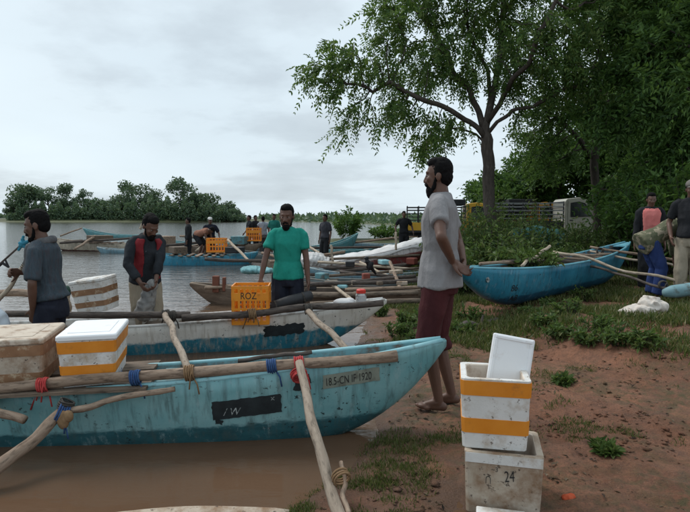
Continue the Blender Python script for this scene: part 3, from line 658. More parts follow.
flat_text(bx1, '24', (.005, -.1622, .17), .075, m_ink, sx=.62, rot=R(6)); flat_text(bx1, '\u2229', (-.08, -.1622, .155), .055, m_ink, sx=.7); flat_text(bx1, '~3', (-.055, -.1622, .215), .03, m_ink)
mb = MB(); z_ = .298
rim_t = mb.box((0, -.1612, z_ - .026), (.342, .002, .045)); mb.build('rim_band', m_foam, bx1)
bx2 = foam_box('foam_box', 'white foam box with two orange tape bands stacked on the stained box', (.722, 2.575, .319), R(-11), .315, .29, .335, m_foam, ((.255, .325), (.075, .145)), mtape=m_tape_o, opened=True, min_=m_foam_in, taper=.012)
ld = thing('polystyrene_cover', 'clean white foam lid leaning upright inside the taped box', 'cover', (.775, 2.585, .47), rot=(R(-12), R(9), R(-10)))
mb = MB(); mb.box((0, 0, .175), (.2, .035, .35)); mb.build('panel', m_foam_c, ld, bevel=.008, seg=3)
mb = MB()
for c_, s_ in (((0, -.019, .335), (.178, .008, .014)), ((0, -.019, .02), (.178, .008, .014)), ((-.085, -.019, .175), (.014, .008, .3)), ((.085, -.019, .175), (.014, .008, .3))): mb.box(c_, s_)
mb.build('rim_ridge', m_foam_c, ld, bevel=.002)
lz = ground_z(.72, 2.28); fl_ = thing('foam_slab', 'dirty white foam slab lying on the mud at the foot of the stacked boxes', 'slab', (.695, 2.315, .055), R(3), rot=(R(5), 0, R(-13)))
mb = MB(); mb.box((0, 0, .0), (.215, .11, .04)); mb.build('slab', m_foam, fl_, bevel=.006)
foam_box('foam_box', 'tan foam box bound with brown tape at the left edge of the teal boat', (-2.14, 3.40, .375), R(14), .52, .52, .26, m_foam_old, ((.01, .085), (.19, .256)), lid=.035, mtape=m_tape_b, lidm=mat('tan_lid', (.50, .42, .33), (.62, .54, .45), 5, rough=.7, dirt=(.25, .16, .1), dthr=(.5, .68), dscale=10))
b2 = foam_box('foam_box', 'white lidded foam box with two orange tape bands on the teal boat', (-1.60, 3.41, .375), R(14), .33, .50, .292, m_foam, ((.085, .14), (.215, .285)), lid=.034, mtape=m_tape_o, lidm=m_foam_c)
V_, F_ = text_mesh('MB', .08); mb = MB(); mb.add([(.1655, -.16 + u, .02 + v_ * .9) for u, v_ in V_], F_); mb.build('lettering', m_rope_b, b2)
foam_box('foam_box', 'tilted white foam box with brown tape bands beyond the two lidded boxes', at(99, 310, 5.55), 0, .36, .3, .31, m_foam, ((.06, .115), (.185, .245)), lid=.03, mtape=m_tape_b, rot=(R(3), R(-8), R(-6)))
def crate(name, label, loc, yaw, w, d, h, group=None, txt=None, rot=None):
    o = thing(name, label, 'crate', loc, yaw, group, rot)
    for sx, sy, W_ in ((0, -1, w), (0, 1, w), (-1, 0, d), (1, 0, d)):
        mb = MB(); rz = Matrix.Rotation(0 if sx == 0 else R(90), 3, 'Z'); c = Vector((sx * w / 2, sy * d / 2, 0))
        for z, hh in ((.02, .04), (h * .40, .02), (h * .72, h * .2), (h - .015, .03)): mb.box(c + Vector((0, 0, z)), (W_, .014, hh), rz)
        k = 7
        for i in range(k): mb.box(c + rz @ Vector(((i / (k - 1) - .5) * (W_ - .03), 0, h / 2)), (.022, .0125, h - .01), rz)
        mb.build('side_panel', m_crate, o)
    mb = MB(); mb.box((0, 0, .012), (w, d, .012)); mb.build('base', m_crate, o)
    if txt: flat_text(o, txt, (-w * .27, -d / 2 - .009, h * .665), .10, m_ink, sx=.8)
    return o
crate('plastic_crate', 'bright orange plastic crate under the hand of the man in teal', at(252, 322, 5.62), R(4), .37, .30, .40, txt='ROZ')
crate('plastic_crate', 'orange plastic crate on the blue boat beside the person in a white cap', at(217, 252, 16.2), R(3), .55, .4, .42)
crate('plastic_crate', 'orange plastic crate held between the people standing on the shore', at(254, 241, 20.6), R(5), .55, .4, .5)
# jar with a red lid on the white boat's bow
jr = thing('plastic_jar', 'clear plastic jar with a red lid on the bow of the white and blue boat', 'jar', at(361, 304, 5.86))
mb = MB(); mb.tube([(0, 0, 0), (0, 0, .005), (0, 0, .10), (0, 0, .125)], [.05, .06, .06, .045], 18); mb.build('jar_body', mat('cloudy_plastic', (.42, .42, .42), (.55, .55, .55), 8, rough=.25, dirt=(.12, .11, .1), dthr=(.5, .6)), jr, smooth=False)
mb = MB(); mb.tube([(0, 0, .121), (0, 0, .155), (0, 0, .165)], [.052, .052, .04], 18); mb.build('jar_lid', mat('red_plastic', (.55, .03, .02), (.62, .06, .04), 5, rough=.4), jr)
ba = thing('float_bag', 'white bundled bag on the bow of the white and blue boat beside the jar', 'bag', at(344, 305, 5.8))
mb = MB(); mb.ball((0, 0, .03), (.12, .08, .045)); mb.ball((.06, .01, .04), (.06, .06, .04)); mb.build('bag_body', m_white_cloth, ba, smooth=True)
rl = thing('rubber_tube', 'thick black rubber tube lying across the boat beside the man in teal', 'tube', at(266, 309, 5.62))
e_ = at(312, 295, 5.8) - at(266, 309, 5.62); mb = MB(); mb.tube([(0, 0, 0), e_ * .03, e_ * .5 + Vector((0, 0, .01)), e_ * .97, e_], [.03, .055, .058, .055, .04], 12); mb.build('tube_body', m_rubber, rl, smooth=True)
mb = MB()
for u in (.2, .8): mb.tube([e_ * (u - .015), e_ * (u + .015)], .062, 12)
mb.build('tube_band', m_rope_k, rl)

# heaps: voxel-remeshed lumps (sheets, sacks)
def remesh(name, mb, m, parent=None, vox=.01, smooth=4, fold=0, ff=6, stretch=(1, 1, 1), seed=0.0, kink=0):
    me = mb.mesh(name + '_src'); ob = bpy.data.objects.new('src', me)
    md = ob.modifiers.new('r', 'REMESH'); md.mode = 'VOXEL'; md.voxel_size = vox
    if smooth: s_ = ob.modifiers.new('s', 'SMOOTH'); s_.iterations = smooth; s_.factor = .5
    out = evaluated_mesh(ob); bpy.data.meshes.remove(me)
    if fold:
        nv = len(out.vertices); co = np.empty(nv * 3, dtype=np.float32); no = np.empty(nv * 3, dtype=np.float32)
        out.vertices.foreach_get('co', co); out.vertices.foreach_get('normal', no); co = co.reshape(-1, 3); no = no.reshape(-1, 3); am = np.empty(nv)
        for i_, q in enumerate(co.tolist()):
            c = Vector((q[0] * stretch[0], q[1] * stretch[1], q[2] * stretch[2])) * ff + Vector((seed, seed, seed))
            am[i_] = 1.55 - abs(noise.noise(c + Vector((noise.noise(c * .5), 0, 0)))) * 2.2 + .4 * noise.noise(c * 2.7)
        co += no * (am * fold)[:, None]; out.vertices.foreach_set('co', co.ravel().astype(np.float32)); out.update()
    out.polygons.foreach_set('use_smooth', [True] * len(out.polygons))
    return link(name, out, m, parent)
p = at(640, 309, 6.05); sk = thing('sack', 'crumpled pale woven sack lying on the grassy bank by the blue float', 'sack', (p.x, p.y, ground_z(p.x, p.y)))
mb = MB(); mb.ball((.0, 0, .04), (.19, .12, .07), Matrix.Rotation(R(-10), 3, 'Y')); mb.ball((.12, .02, .10), (.12, .11, .10)); mb.ball((-.15, -.03, .02), (.10, .07, .04)); mb.ball((.2, .0, .1), (.08, .07, .06))
remesh('sack_body', mb, m_sack, sk, .009, 1, .024, 12)
sh = thing('sheet', 'white cloth sheet spread over the white and red boat', 'sheet', G.o.location, rot=G.o.rotation_euler.copy())
mb = MB(); nu, nv = 60, 22; top = []
for i_ in range(nu + 1):
    for j_ in range(nv + 1):
        e = -.72 + 1.62 * i_ / nu; v_ = -1 + 2 * j_ / nv; hw = G.hw(e) + .03; x = e * G.L / 2; lump = .5 + .5 * noise.noise(Vector((x * 1.3, v_ * .8, 2)))
        z = G.rim(e) + .03 + .16 * lump * (1 - v_ * v_) + .05 * noise.noise(Vector((x * 4, v_ * 2.5, 5))) + .02 * noise.noise(Vector((x * 11, v_ * 5, 1)))
        top.append((x + .03 * noise.noise(Vector((v_ * 3, x, 7))), v_ * hw, z - .12 * max(0, abs(v_) - .86) / .14 * (.7 + .6 * noise.noise(Vector((x * 3, 0, v_))))))
mb.add(top, [(i_ * (nv + 1) + j_, (i_ + 1) * (nv + 1) + j_, (i_ + 1) * (nv + 1) + j_ + 1, i_ * (nv + 1) + j_ + 1) for i_ in range(nu) for j_ in range(nv)])
so = mb.build('sheet_body', m_white_cloth, sh, smooth=True); so.modifiers.new('thickness', 'SOLIDIFY').thickness = .008
s2 = thing('net_pile', 'white net bundle on a boat just right of the man in teal', 'net', at(312, 264, 12.6)); mb = MB(); mb.ball((0, 0, .1), (.34, .25, .13)); mb.ball((.25, 0, .04), (.2, .2, .09)); mb.ball((-.2, 0, .05), (.2, .2, .09))
remesh('net_body', mb, m_white_cloth, s2, .02, 1, .04, 9)
s3 = thing('net_pile', 'pale turquoise net bundle on the water behind the wooden canoe', 'net', at(257, 271, 11.0)); mb = MB(); mb.ball((-.1, 0, .02), (.22, .2, .06)); mb.ball((.12, 0, .01), (.2, .2, .045))
remesh('net_body', mb, mat('turquoise_net', (.13, .30, .32), (.22, .42, .44), 10, rough=.8), s3, .015, 1, .022, 11)
p = at(530, 240, 13.5); s4 = thing('net_pile', 'teal fishing net heaped on the weeds in front of the cream truck', 'net', (p.x, p.y, ground_z(p.x, p.y))); mb = MB()
for dx, rx, hz in ((-.3, .35, .42), (.15, .45, .5), (.6, .35, .4)): mb.ball((dx, 0, .45), (rx, .35, hz))
remesh('net_body', mb, mat('teal_net', (.03, .12, .12), (.07, .2, .19), 14, rough=.9), s4, .03, 2, .04, 5)
lg = thing('log', 'dark wet log lying on the mud behind the man in grey', 'log', (0, 0, 0)); a_, b_ = onz(455, 326, .14), onz(497, 316, .17); a_.z, b_.z = ground_z(a_.x, a_.y) + .03, ground_z(b_.x, b_.y) + .03
lg.location = a_; pole('log_body', (0, 0, 0), b_ - a_, .055, .045, m_pole_d, lg, wob=.03)
mb = MB(); mb.cap2((b_ - a_) * .6, .02, (b_ - a_) * .6 + Vector((.03, .02, .10)), .012); mb.build('branch_stub', m_pole_d, lg)

# ------------------------------------------------------------------ people
m_skin = mat('brown_skin', (.098, .048, .032), (.135, .068, .046), 9, rough=.5, bump=.15, bscale=120, bdist=.002, spec=.4)
m_hair = mat('black_hair', (.004, .004, .0045), (.009, .008, .008), 30, rough=.85, bump=.5, bscale=140, bdist=.004, spec=.12)
m_eye = mat('eye_white', (.20, .17, .15), (.25, .22, .20), 5, rough=.3, bump=0)
def cloth(name, a, b_, sc=7, **k): return mat(name, a, b_, sc, (1, 1, .6), rough=.9, bump=.7, bscale=8, bdist=.03, spec=.2, **k)
def ik(a, c, l1, l2, hint):
    a, c = Vector(a), Vector(c); d = c - a; D_ = d.length
    if D_ > (l1 + l2) * .999: c = a + d * ((l1 + l2) * .999 / D_); d = c - a; D_ = d.length
    x = (l1 * l1 - l2 * l2 + D_ * D_) / (2 * D_); h = math.sqrt(max(l1 * l1 - x * x, 0)); u = d / D_
    q = Vector(hint) - u * Vector(hint).dot(u); q.normalize(); return a + u * x + q * h, c
def hand(mb, w, d, nrm, side, curl=.5, s=1.0):
    """palm and five fingers: d along the fingers, nrm out of the palm, side towards the thumb"""
    d = d.normalized(); nrm = (nrm - d * nrm.dot(d)).normalized(); sd_ = d.cross(nrm); sd_ = sd_ if sd_.dot(side) > 0 else -sd_
    rot = Matrix((sd_, nrm, d)).transposed()
    mb.ball(w + d * .048 * s, (.040 * s, .017 * s, .055 * s), rot); mb.cap2(w - d * .01, .026 * s, w + d * .03 * s, .024 * s)
    for k, (o_, l_) in enumerate(((.030, .9), (.010, 1.0), (-.011, .95), (-.030, .75))):
        p = w + d * (.092 - .006 * abs(k - 1.2)) * s + sd_ * o_ * s; dd = d + sd_ * o_ * 2.2
        for j, sl_ in enumerate((.040, .027, .020)):
            dd = (Matrix.Rotation(curl * (.55 if j == 0 else 1), 3, sd_ if sd_.cross(d).dot(nrm) > 0 else -sd_) @ dd).normalized()
            q = p + dd * sl_ * l_ * s; mb.cap2(p, (.0098 - .0012 * j) * s, q, (.0092 - .0014 * j) * s, 7); p = q
    p = w + d * .022 * s + sd_ * .026 * s; dd = (d * .7 + sd_ * .75 + nrm * .25).normalized()
    for j, sl_ in enumerate((.038, .030, .022)):
        q = p + dd * sl_ * s; mb.cap2(p, (.0145 - .0022 * j) * s, q, (.0125 - .0022 * j) * s, 7); p = q; dd = (dd + d * .35 + nrm * .15).normalized()
def ell(c, rx, ry, M, n=16): return [M @ (Vector(c) + Vector((rx * math.cos(2 * math.pi * k / n), ry * math.sin(2 * math.pi * k / n), 0))) for k in range(n)]
def person(label, loc, yaw, h=1.70, lean=0, twist=0, pel=(0, 0, .93), lw=None, rw=None, le=(-.6, -1, -.2), re=(.6, -1, -.2), la=(-.095, 0, .07), ra=(.095, 0, .07), lk=(-.1, 1, 0), rk=(.1, 1, 0),
           hy=0, hp=0, vox=.008, shirt=None, sleeve=.55, hem=.0, pants=None, cut=.55, sarong=False, beard=0, hair=True, cap=None, lcurl=.35, rcurl=.35, lpn=(1, 0, 0), rpn=(-1, 0, 0), feet=True, fat=1.0, vest=None, vgap=28, slim=.92, scarf=None, group=None, hd=1.0, ldir=None, rdir=None, toes=(0, 0)):
    k = h / 1.70; o = thing('person', label, 'person', loc, yaw, group); o.scale = (k * slim, k * slim, k)
    pel = Vector(pel); TU = Matrix.Translation(pel) @ Matrix.Rotation(-lean, 4, 'X') @ Matrix.Rotation(twist, 4, 'Z') @ Matrix.Translation((0, 0, -.93)).copy()
    TU = Matrix.Translation(pel) @ Matrix.Rotation(-lean, 4, 'X') @ Matrix.Rotation(twist, 4, 'Z') @ Matrix.Translation((0, 0, -.93))
    TH = TU @ Matrix.Translation((0, -.015, 1.46)) @ Matrix.Rotation(hy, 4, 'Z') @ Matrix.Rotation(-hp, 4, 'X') @ Matrix.Scale(hd, 4) @ Matrix.Translation((0, .012, -1.46))
    TP = Matrix.Translation(pel - Vector((0, 0, .93)))
    U = lambda p: TU @ Vector(p)
    shl, shr = U((-.178, -.015, 1.385)), U((.178, -.015, 1.385))
    lw = Vector(lw) if lw is not None else U((-.25, .03, .86)); rw = Vector(rw) if rw is not None else U((.25, .03, .86))
    lel, lw = ik(shl, lw, .285, .255, le); rel, rw = ik(shr, rw, .285, .255, re)
    hl, hr = TP @ Vector((-.09, 0, .90)), TP @ Vector((.09, 0, .90))
    lkn, la = ik(hl, la, .42, .42, lk); rkn, ra = ik(hr, ra, .42, .42, rk)
    mb = MB()
    tors = [(.86, .13, .10, 0, TP), (.90, .155, .115, 0, TP), (.98, .150, .108 * fat, 0, TU), (1.08, .135, .098 * fat, .004, TU), (1.18, .148, .106 * fat, .004, TU), (1.28, .165, .112, 0, TU), (1.36, .17, .10, -.008, TU), (1.415, .125, .075, -.015, TU), (1.45, .066, .06, -.015, TU)]
    mb.loft([ell((0, c, z), a, b_, T) for z, a, b_, c, T in tors])
    mb.cap2(U((0, -.02, 1.40)), .062, TH @ Vector((0, -.005, 1.52)), .053)
    for s_, el, wr in ((shl, lel, lw), (shr, rel, rw)):
        mb.cap2(s_.lerp(el, .06), .044, s_.lerp(el, .5), .046); mb.cap2(s_.lerp(el, .5), .047, el, .038); mb.cap2(el, .039, el.lerp(wr, .35), .039); mb.cap2(el.lerp(wr, .35), .039, wr, .026)
    ld_ = Vector(ldir) if ldir else (lw - lel); rd_ = Vector(rdir) if rdir else (rw - rel)
    fwd = Vector((0, 1, 0)); hand(mb, lw, ld_, Vector(lpn), fwd, lcurl); hand(mb, rw, rd_, Vector(rpn), fwd, rcurl)
    for hp_, kn, an, tz in ((hl, lkn, la, toes[0]), (hr, rkn, ra, toes[1])):
        mb.cap2(hp_, .085, hp_.lerp(kn, .5), .073); mb.cap2(hp_.lerp(kn, .5), .073, kn, .052); mb.cap2(kn, .053, kn.lerp(an, .35), .053); mb.cap2(kn.lerp(an, .35), .053, an, .034)
        if feet:
            f_ = Matrix.Rotation(-tz, 3, 'X'); F_ = lambda p: an + f_ @ Vector(p)
            mb.cap2(F_((0, -.035, -.038)), .030, F_((0, .10, -.046)), .026); mb.cap2(F_((0, 0, -.01)), .034, F_((0, .10, -.040)), .026); mb.ball(F_((0, .12, -.046)), (.044, .05, .022))
            sg = -1 if kn is lkn else 1
            for j in range(5): mb.cap2(F_((-sg * (.030 - .0155 * j), .14 - .004 * j * j, -.052)), .012, F_((-sg * (.032 - .0165 * j), .178 - .005 * j * j, -.055)), .011 if j else .014, 6)
    # head: skull, face, jaw, brow, nose, lips, ears
    Hc = Vector((0, .004, 1.568)); Q = lambda x, y, z: TH @ (Hc + Vector((x, y, z))); r3 = TH.to_3x3().normalized()
    b = lambda c, r_: mb.ball(Q(*c), tuple(q * hd for q in r_), r3, 16, 10)
    b((0, -.008, .028), (.074, .094, .092)); b((0, .028, -.02), (.060, .066, .088)); b((0, .058, -.088), (.036, .032, .028)); b((0, .03, -.075), (.052, .05, .04))
    b((0, .078, .034), (.048, .018, .012)); b((0, .086, -.057), (.024, .014, .011)); b((.036, .066, -.012), (.022, .022, .02)); b((-.036, .066, -.012), (.022, .022, .02))
    mb.cap2(Q(0, .086, .020), .010, Q(0, .106, -.022), .014); b((.013, .094, -.028), (.010, .011, .009)); b((-.013, .094, -.028), (.010, .011, .009))
    for sg in (-1, 1): b((sg * .076, -.008, -.006), (.010, .019, .031))
    remesh('body', mb, m_skin, o, vox, 3)
    for sg in (-1, 1):
        e = MB(); e.ball(Q(sg * .029, .081, .010), (.010 * hd, .0055 * hd, .0042 * hd), r3, 10, 7); eo = e.build('eye', m_eye, o, smooth=True)
        e = MB(); e.ball(Q(sg * .029, .0875, .010), (.0055 * hd, .004 * hd, .005 * hd), r3, 8, 6); e.build('iris', m_hair, eo, smooth=True)
    if hair:
        e = MB(); e.ball(Q(0, -.024, .044), (.0768 * hd, .085 * hd, .083 * hd), r3, 18, 12); e.ball(Q(0, -.048, .0), (.070 * hd, .056 * hd, .066 * hd), r3, 14, 9); e.ball(Q(0, .02, .094), (.058 * hd, .058 * hd, .034 * hd), r3, 14, 9)
        for sg in (-1, 1): e.ball(Q(sg * .066, -.002, .022), (.009 * hd, .02 * hd, .030 * hd), r3)
        remesh('hair', e, m_hair, o, vox * .9, 1, .0035, 40, seed=len(label))
    if beard:
        e = MB(); e.ball(Q(0, .060, -.092), (.040 * hd, .038 * hd, (.022 + .018 * beard) * hd), r3)
        for sg in (-1, 1):
            e.cap2(Q(sg * .063, .012, -.01), .005 * hd, Q(sg * .049, .032, -.07), .012 * hd); e.cap2(Q(sg * .049, .032, -.07), .012 * hd, Q(0, .062, -.10), .022 * hd); e.cap2(Q(sg * .028, .090, -.052), .007 * hd, Q(0, .098, -.042), .008 * hd)
        remesh('beard', e, m_hair, o, vox * .8, 1, .004, 40)
    if cap:
        e = MB(); e.loft([[Q(.086 * s_ * math.cos(a), -.012 + .104 * s_ * math.sin(a), z) for a in np.linspace(0, 2 * math.pi, 21)[:-1]] for z, s_ in ((.045, 1.0), (.08, 1.02), (.11, .86), (.132, .5), (.136, .06))]); cp = e.build('cap', cap, o, smooth=True)
        e = MB(); e.ball(Q(0, .11, .048), (.068 * hd, .062 * hd, .009 * hd), r3); e.build('peak', cap, cp, smooth=True)
    if pants:
        e = MB(); P_ = [(.80, .165, .125, TP), (.86, .172, .132, TP), (.93, .160, .118, TP), (.98, .152, .109 * fat, TU)]
        if sarong:
            kc = (lkn + rkn) / 2; ac = lkn.lerp(la, .5).lerp(rkn.lerp(ra, .5), .5); I_ = Matrix.Identity(4); bt_ = kc.lerp(ac, (cut - .5) * 2)
            e.loft([ell(bt_, .165, .15, I_), ell(kc, .16, .145, I_)] + [ell((0, 0, z), a, b_, T) for z, a, b_, T in P_])
        else:
            e.loft([ell((0, 0, z), a, b_, T) for z, a, b_, T in P_])
            for hp_, kn, an in ((hl, lkn, la), (hr, rkn, ra)):
                if cut <= .5: end = hp_.lerp(kn, cut * 2); e.cap2(hp_, .100, end, .088)
                else:
                    end = kn.lerp(an, (cut - .5) * 2); e.tube([hp_, hp_.lerp(kn, .5), kn, end], [.094, .092, .080, .072 if cut > .8 else .086], 14)
        remesh('sarong' if sarong else ('shorts' if cut < .85 else 'trousers'), e, pants, o, max(vox, .009), 2, .011, 7, (1.6, 1.6, .5), seed=len(label) * 1.3)
    if shirt:
        e = MB(); S_ = [(.925 - hem, .186 + .22 * max(hem, 0), (.146 + .16 * max(hem, 0)) * max(fat, 1)), (1.0, .172, .136 * fat), (1.08, .152, .116 * fat), (1.18, .162, .122 * fat), (1.28, .178, .126), (1.36, .186, .112), (1.405, .155, .090), (1.44, .088, .078), (1.452, .072, .068)]
        e.loft([ell((0, -.002 if z < 1.3 else -.012, z), a, b_, TU if z > .95 else TU) for z, a, b_ in S_])
        for s_, el, wr in ((shl, lel, lw), (shr, rel, rw)):
            if sleeve <= 1:
                en = s_.lerp(el, sleeve); st = s_.lerp(U((0, -.015, 1.385)), .5); e.tube([st, s_.lerp(st, .35), s_.lerp(el, .10), s_.lerp(el, sleeve * .6), en], [.052, .056, .058, .060, .060], 14)
            else:
                en = el.lerp(wr, sleeve - 1); st = s_.lerp(U((0, -.015, 1.385)), .5); e.tube([st, s_.lerp(st, .35), s_.lerp(el, .12), s_.lerp(el, .6), el, en], [.052, .056, .058, .055, .050, .042], 14)
        remesh('shirt', e, shirt, o, vox, 2, .009, 6.5, (1, 1, .8), seed=len(label) * .7)
    if vest:
        e = MB(); S_ = [(.94, .172, .132), (1.08, .160, .122), (1.2, .168, .13), (1.3, .186, .134), (1.38, .178, .118), (1.42, .13, .09)]
        rings = []
        for z, a, b_ in S_:   # open at the front: a C-shaped band of cloth with thickness
            an_ = np.linspace(R(90 + vgap), R(360 + 90 - vgap), 22) if vgap > 0 else np.linspace(R(90 + vgap), R(90 - vgap), 22)
            rings.append([U((a * 1.04 * math.cos(q), b_ * 1.06 * math.sin(q), z)) for q in an_] + [U((a * .94 * math.cos(q), b_ * .94 * math.sin(q), z)) for q in an_[::-1]])
        e.loft(rings); remesh('vest', e, vest, o, vox, 2, .008, 7)
    if scarf:
        e = MB(); e.tube([U((.10 * math.cos(a), -.012 + .088 * math.sin(a), 1.425 - .018 * math.sin(a))) for a in np.linspace(0, 2 * math.pi, 17)], .026, 8); e.cap2(U((-.07, .09, 1.40)), .026, U((-.07, .135, 1.22)), .034); e.cap2(U((.06, .09, 1.40)), .026, U((.06, .14, 1.26)), .030)
        remesh('scarf', e, scarf, o, vox, 2, .008, 12)
    return o

c_grey = cloth('grey_tee', (.20, .195, .20), (.27, .265, .27))
c_maroon = cloth('maroon_cloth', (.045, .012, .014), (.075, .02, .022))
c_teal = cloth('teal_tee', (.012, .215, .165), (.02, .27, .21))
c_navy = cloth('navy_cloth', (.010, .012, .022), (.02, .023, .035))
c_denim = mat('faded_plaid', (.028, .042, .055), (.055, .075, .092), 14, (6, 6, 1), .9, .3, 24, .006, dirt=(.05, .05, .06), dthr=(.5, .62), dscale=9, dstretch=(4, 4, 1))
c_char = cloth('charcoal_cloth', (.014, .016, .020), (.03, .034, .04), dirt=(.16, .17, .18), dthr=(.66, .72), dscale=13)
c_red = cloth('red_vest', (.16, .015, .02), (.24, .03, .035))
c_khaki = cloth('khaki_cloth', (.27, .23, .17), (.36, .31, .24))
c_pink = cloth('pink_cloth', (.58, .15, .14), (.70, .23, .21))
c_camo = mat('camouflage', (.07, .085, .045), (.14, .13, .08), 9, rough=.9, bump=.3, bscale=24, dirt=(.28, .24, .17), dthr=(.52, .55), dscale=9, darks=(.012, .014, .01))
c_blue = cloth('blue_cloth', (.02, .04, .13), (.035, .06, .18))
c_dark = cloth('dark_cloth', (.012, .013, .015), (.025, .026, .03))
c_lgrey = cloth('pale_grey_shirt', (.24, .27, .31), (.32, .35, .40))
c_scarf = cloth('grey_scarf', (.06, .065, .07), (.13, .13, .135))
c_white = cloth('white_cap', (.6, .6, .58), (.7, .7, .68))
c_salmon = cloth('bare_tan', (.24, .11, .075), (.32, .16, .11))

# man in grey, arms behind his back, seen from behind
p = at(438, 416, 3.78); gz = ground_z(p.x, p.y)
person('man in a grey T-shirt and maroon shorts, barefoot, hands behind his back', (p.x, p.y, gz - .005), R(70), h=1.78, lean=R(1), lw=(-.17, -.12, 1.02), rw=(.04, -.17, 1.0), le=(-1, .0, .0), re=(1, .1, 0), hy=R(2), hp=R(3), vox=.0065,
       shirt=c_grey, sleeve=.62, hem=.085, pants=c_maroon, cut=.62, beard=1.6, la=(-.085, -.02, .075), ra=(.09, -.09, .08), toes=(0, .08), lcurl=.55, rcurl=.6, lpn=(-.3, -1, .2), rpn=(0, -1, .3), ldir=(.35, -.55, -.45), rdir=(-.6, -.12, -.35), fat=1.02, slim=.88)
# teal T-shirt man
p = at(288, 300, 6.02)
person('man in a teal T-shirt with one hand on the orange crate', (p.x, p.y, -.15), R(186), h=1.68, lean=R(3), hd=1.10, rw=(.33, .18, .86), lw=(-.25, .10, .82), le=(-1, -.4, 0), re=(1, -.5, 0), vox=.009, shirt=c_teal, sleeve=.62, hem=.04, pants=c_navy, cut=.5, beard=1.0, hy=R(-12), hp=R(8), rpn=(0, 0, -1), rcurl=.7)
# man with the red and black vest
p = at(146, 310, 6.0)
person('man in a black long-sleeved shirt and red vest looking down at a sack', (p.x, p.y, -.20), R(220), h=1.66, lean=R(14), hd=1.12, lw=(.02, .40, .92), rw=(.18, .34, .93), le=(-1, -.3, -.2), re=(1, -.3, -.2), vox=.009, shirt=c_char, sleeve=1.75, pants=c_khaki, cut=.95, beard=1.0, hy=R(10), hp=R(22), vest=c_red, hem=.02, lcurl=.8, rcurl=.8)
gs = thing('sack', 'grey bundled sack held by the man in the red vest', 'sack', at(147, 314, 5.72)); mb = MB(); mb.cap2((-.03, 0, .02), .09, (.03, 0, .24), .06); mb.ball((.06, 0, .30), (.05, .05, .06))
remesh('sack_body', mb, mat('grey_sack', (.14, .14, .14), (.3, .29, .27), 6, rough=.8, dirt=(.06, .06, .06)), gs, .012, 2, .012, 12)
# man at the left with the pole
p = at(53, 330, 4.55)
person('man in a faded blue shirt and scarf, in profile, holding a pole', (p.x, p.y, -.24), R(95), h=1.70, lean=R(8), hd=1.08, lw=(-.16, .10, .88), rw=(.07, .31, 1.17), le=(-1, -.3, 0), re=(1, -.2, -.6), vox=.008, shirt=c_denim, sleeve=.9, hem=-.03, pants=c_navy, cut=.7, beard=.15, hp=R(6), hy=R(6), scarf=c_scarf, rcurl=1.0, fat=.88, slim=.90)
pl = thing('pole', 'pale wooden pole slanting in the hand of the man at the left edge', 'pole', at(-6, 306, 4.60)); pole('shaft', (0, 0, 0), at(33, 254, 4.60) - at(-6, 306, 4.60), .02, .018, m_pole_p, pl); lashing('grip_cord', (at(33, 254, 4.60) - at(-6, 306, 4.60)) * .8, (.6, 0, .8), .022, 5, .08, m_rope_k, pl, .004)
rd = thing('rod', 'thin dark rod with blue cloth tied at its tip over the water', 'rod', at(-122, 381, 4.6)); e_ = at(22, 244, 4.6) - at(-122, 381, 4.6); pole('shaft', (0, 0, 0), e_, .011, .008, m_pole_d, rd)
mb = MB(); mb.ball(e_, (.026, .024, .026)); mb.cap2(e_, .018, e_ + Vector((.06, 0, .025)), .008); mb.cap2(e_, .016, e_ + Vector((.015, 0, .065)), .007); mb.cap2(e_, .016, e_ + Vector((.05, 0, -.05)), .008); mb.cap2(e_, .016, e_ + Vector((-.03, 0, -.05)), .007); remesh('cloth_tie', mb, mat('cyan_cloth', (.03, .2, .3), (.06, .3, .4), 10, rough=.8), rd, .005, 1, .004, 40)
mb = MB(); f_ = e_ * .865; mb.cap2(f_, .012, f_ + Vector((.05, 0, -.035)), .010); mb.cap2(f_ + Vector((.05, 0, -.035)), .010, f_ + Vector((.03, 0, .02)), .008); mb.cap2(f_ + Vector((-.06, 0, -.05)), .016, f_, .012); mb.build('hook', m_rubber, rd, smooth=True)
bg_ = thing('bag', 'translucent pale plastic bag at the left edge behind the tan box', 'bag', at(0, 332, 3.78) * 1.0); mb = MB(); mb.ball((-.1, 0, .0), (.15, .11, .19)); mb.ball((-.08, 0, -.12), (.14, .11, .11)); mb.cap2((-.1, 0, .15), .05, (-.08, 0, .23), .03); remesh('bag_body', mb, mat('pale_plastic', (.36, .41, .46), (.46, .51, .56), 5, rough=.35), bg_, .015, 2, .015, 9)
# people on the bank at the right
def gp(px, Y, py=300):
    q = at(px, py, Y); return (q.x, q.y, ground_z(q.x, q.y) - .02)
person('person in a pink shirt and dark jacket standing by the end of the blue boat', gp(647, 8.6), R(165), h=1.60, shirt=c_dark, sleeve=1.8, pants=c_dark, cut=.95, vox=.012, hp=R(10), vest=c_pink, vgap=-52, lw=(-.24, .04, .84), rw=(.25, .03, .84), hem=.0)
person('person in a camouflage jacket bending over beside the blue boat', gp(653, 7.8), R(268), h=1.66, lean=R(62), pel=(0, -.10, .90), lw=(-.18, .45, .42), rw=(.16, .50, .40), shirt=c_camo, sleeve=1.7, pants=c_blue, cut=.95, vox=.012, hp=R(15), le=(-1, 0, .2), re=(1, 0, .2), hem=.14)
person('man in a dark polo shirt and cap standing at the right edge', gp(687, 7.4), R(150), h=1.71, shirt=c_dark, sleeve=.75, pants=c_khaki, cut=.95, cap=mat('grey_cap', (.12, .11, .10), (.2, .18, .16), 8, rough=.9), vox=.011, lw=(-.22, -.06, .98), rw=(.24, .10, .92), hp=R(8), le=(-1, -.6, 0), fat=1.15)
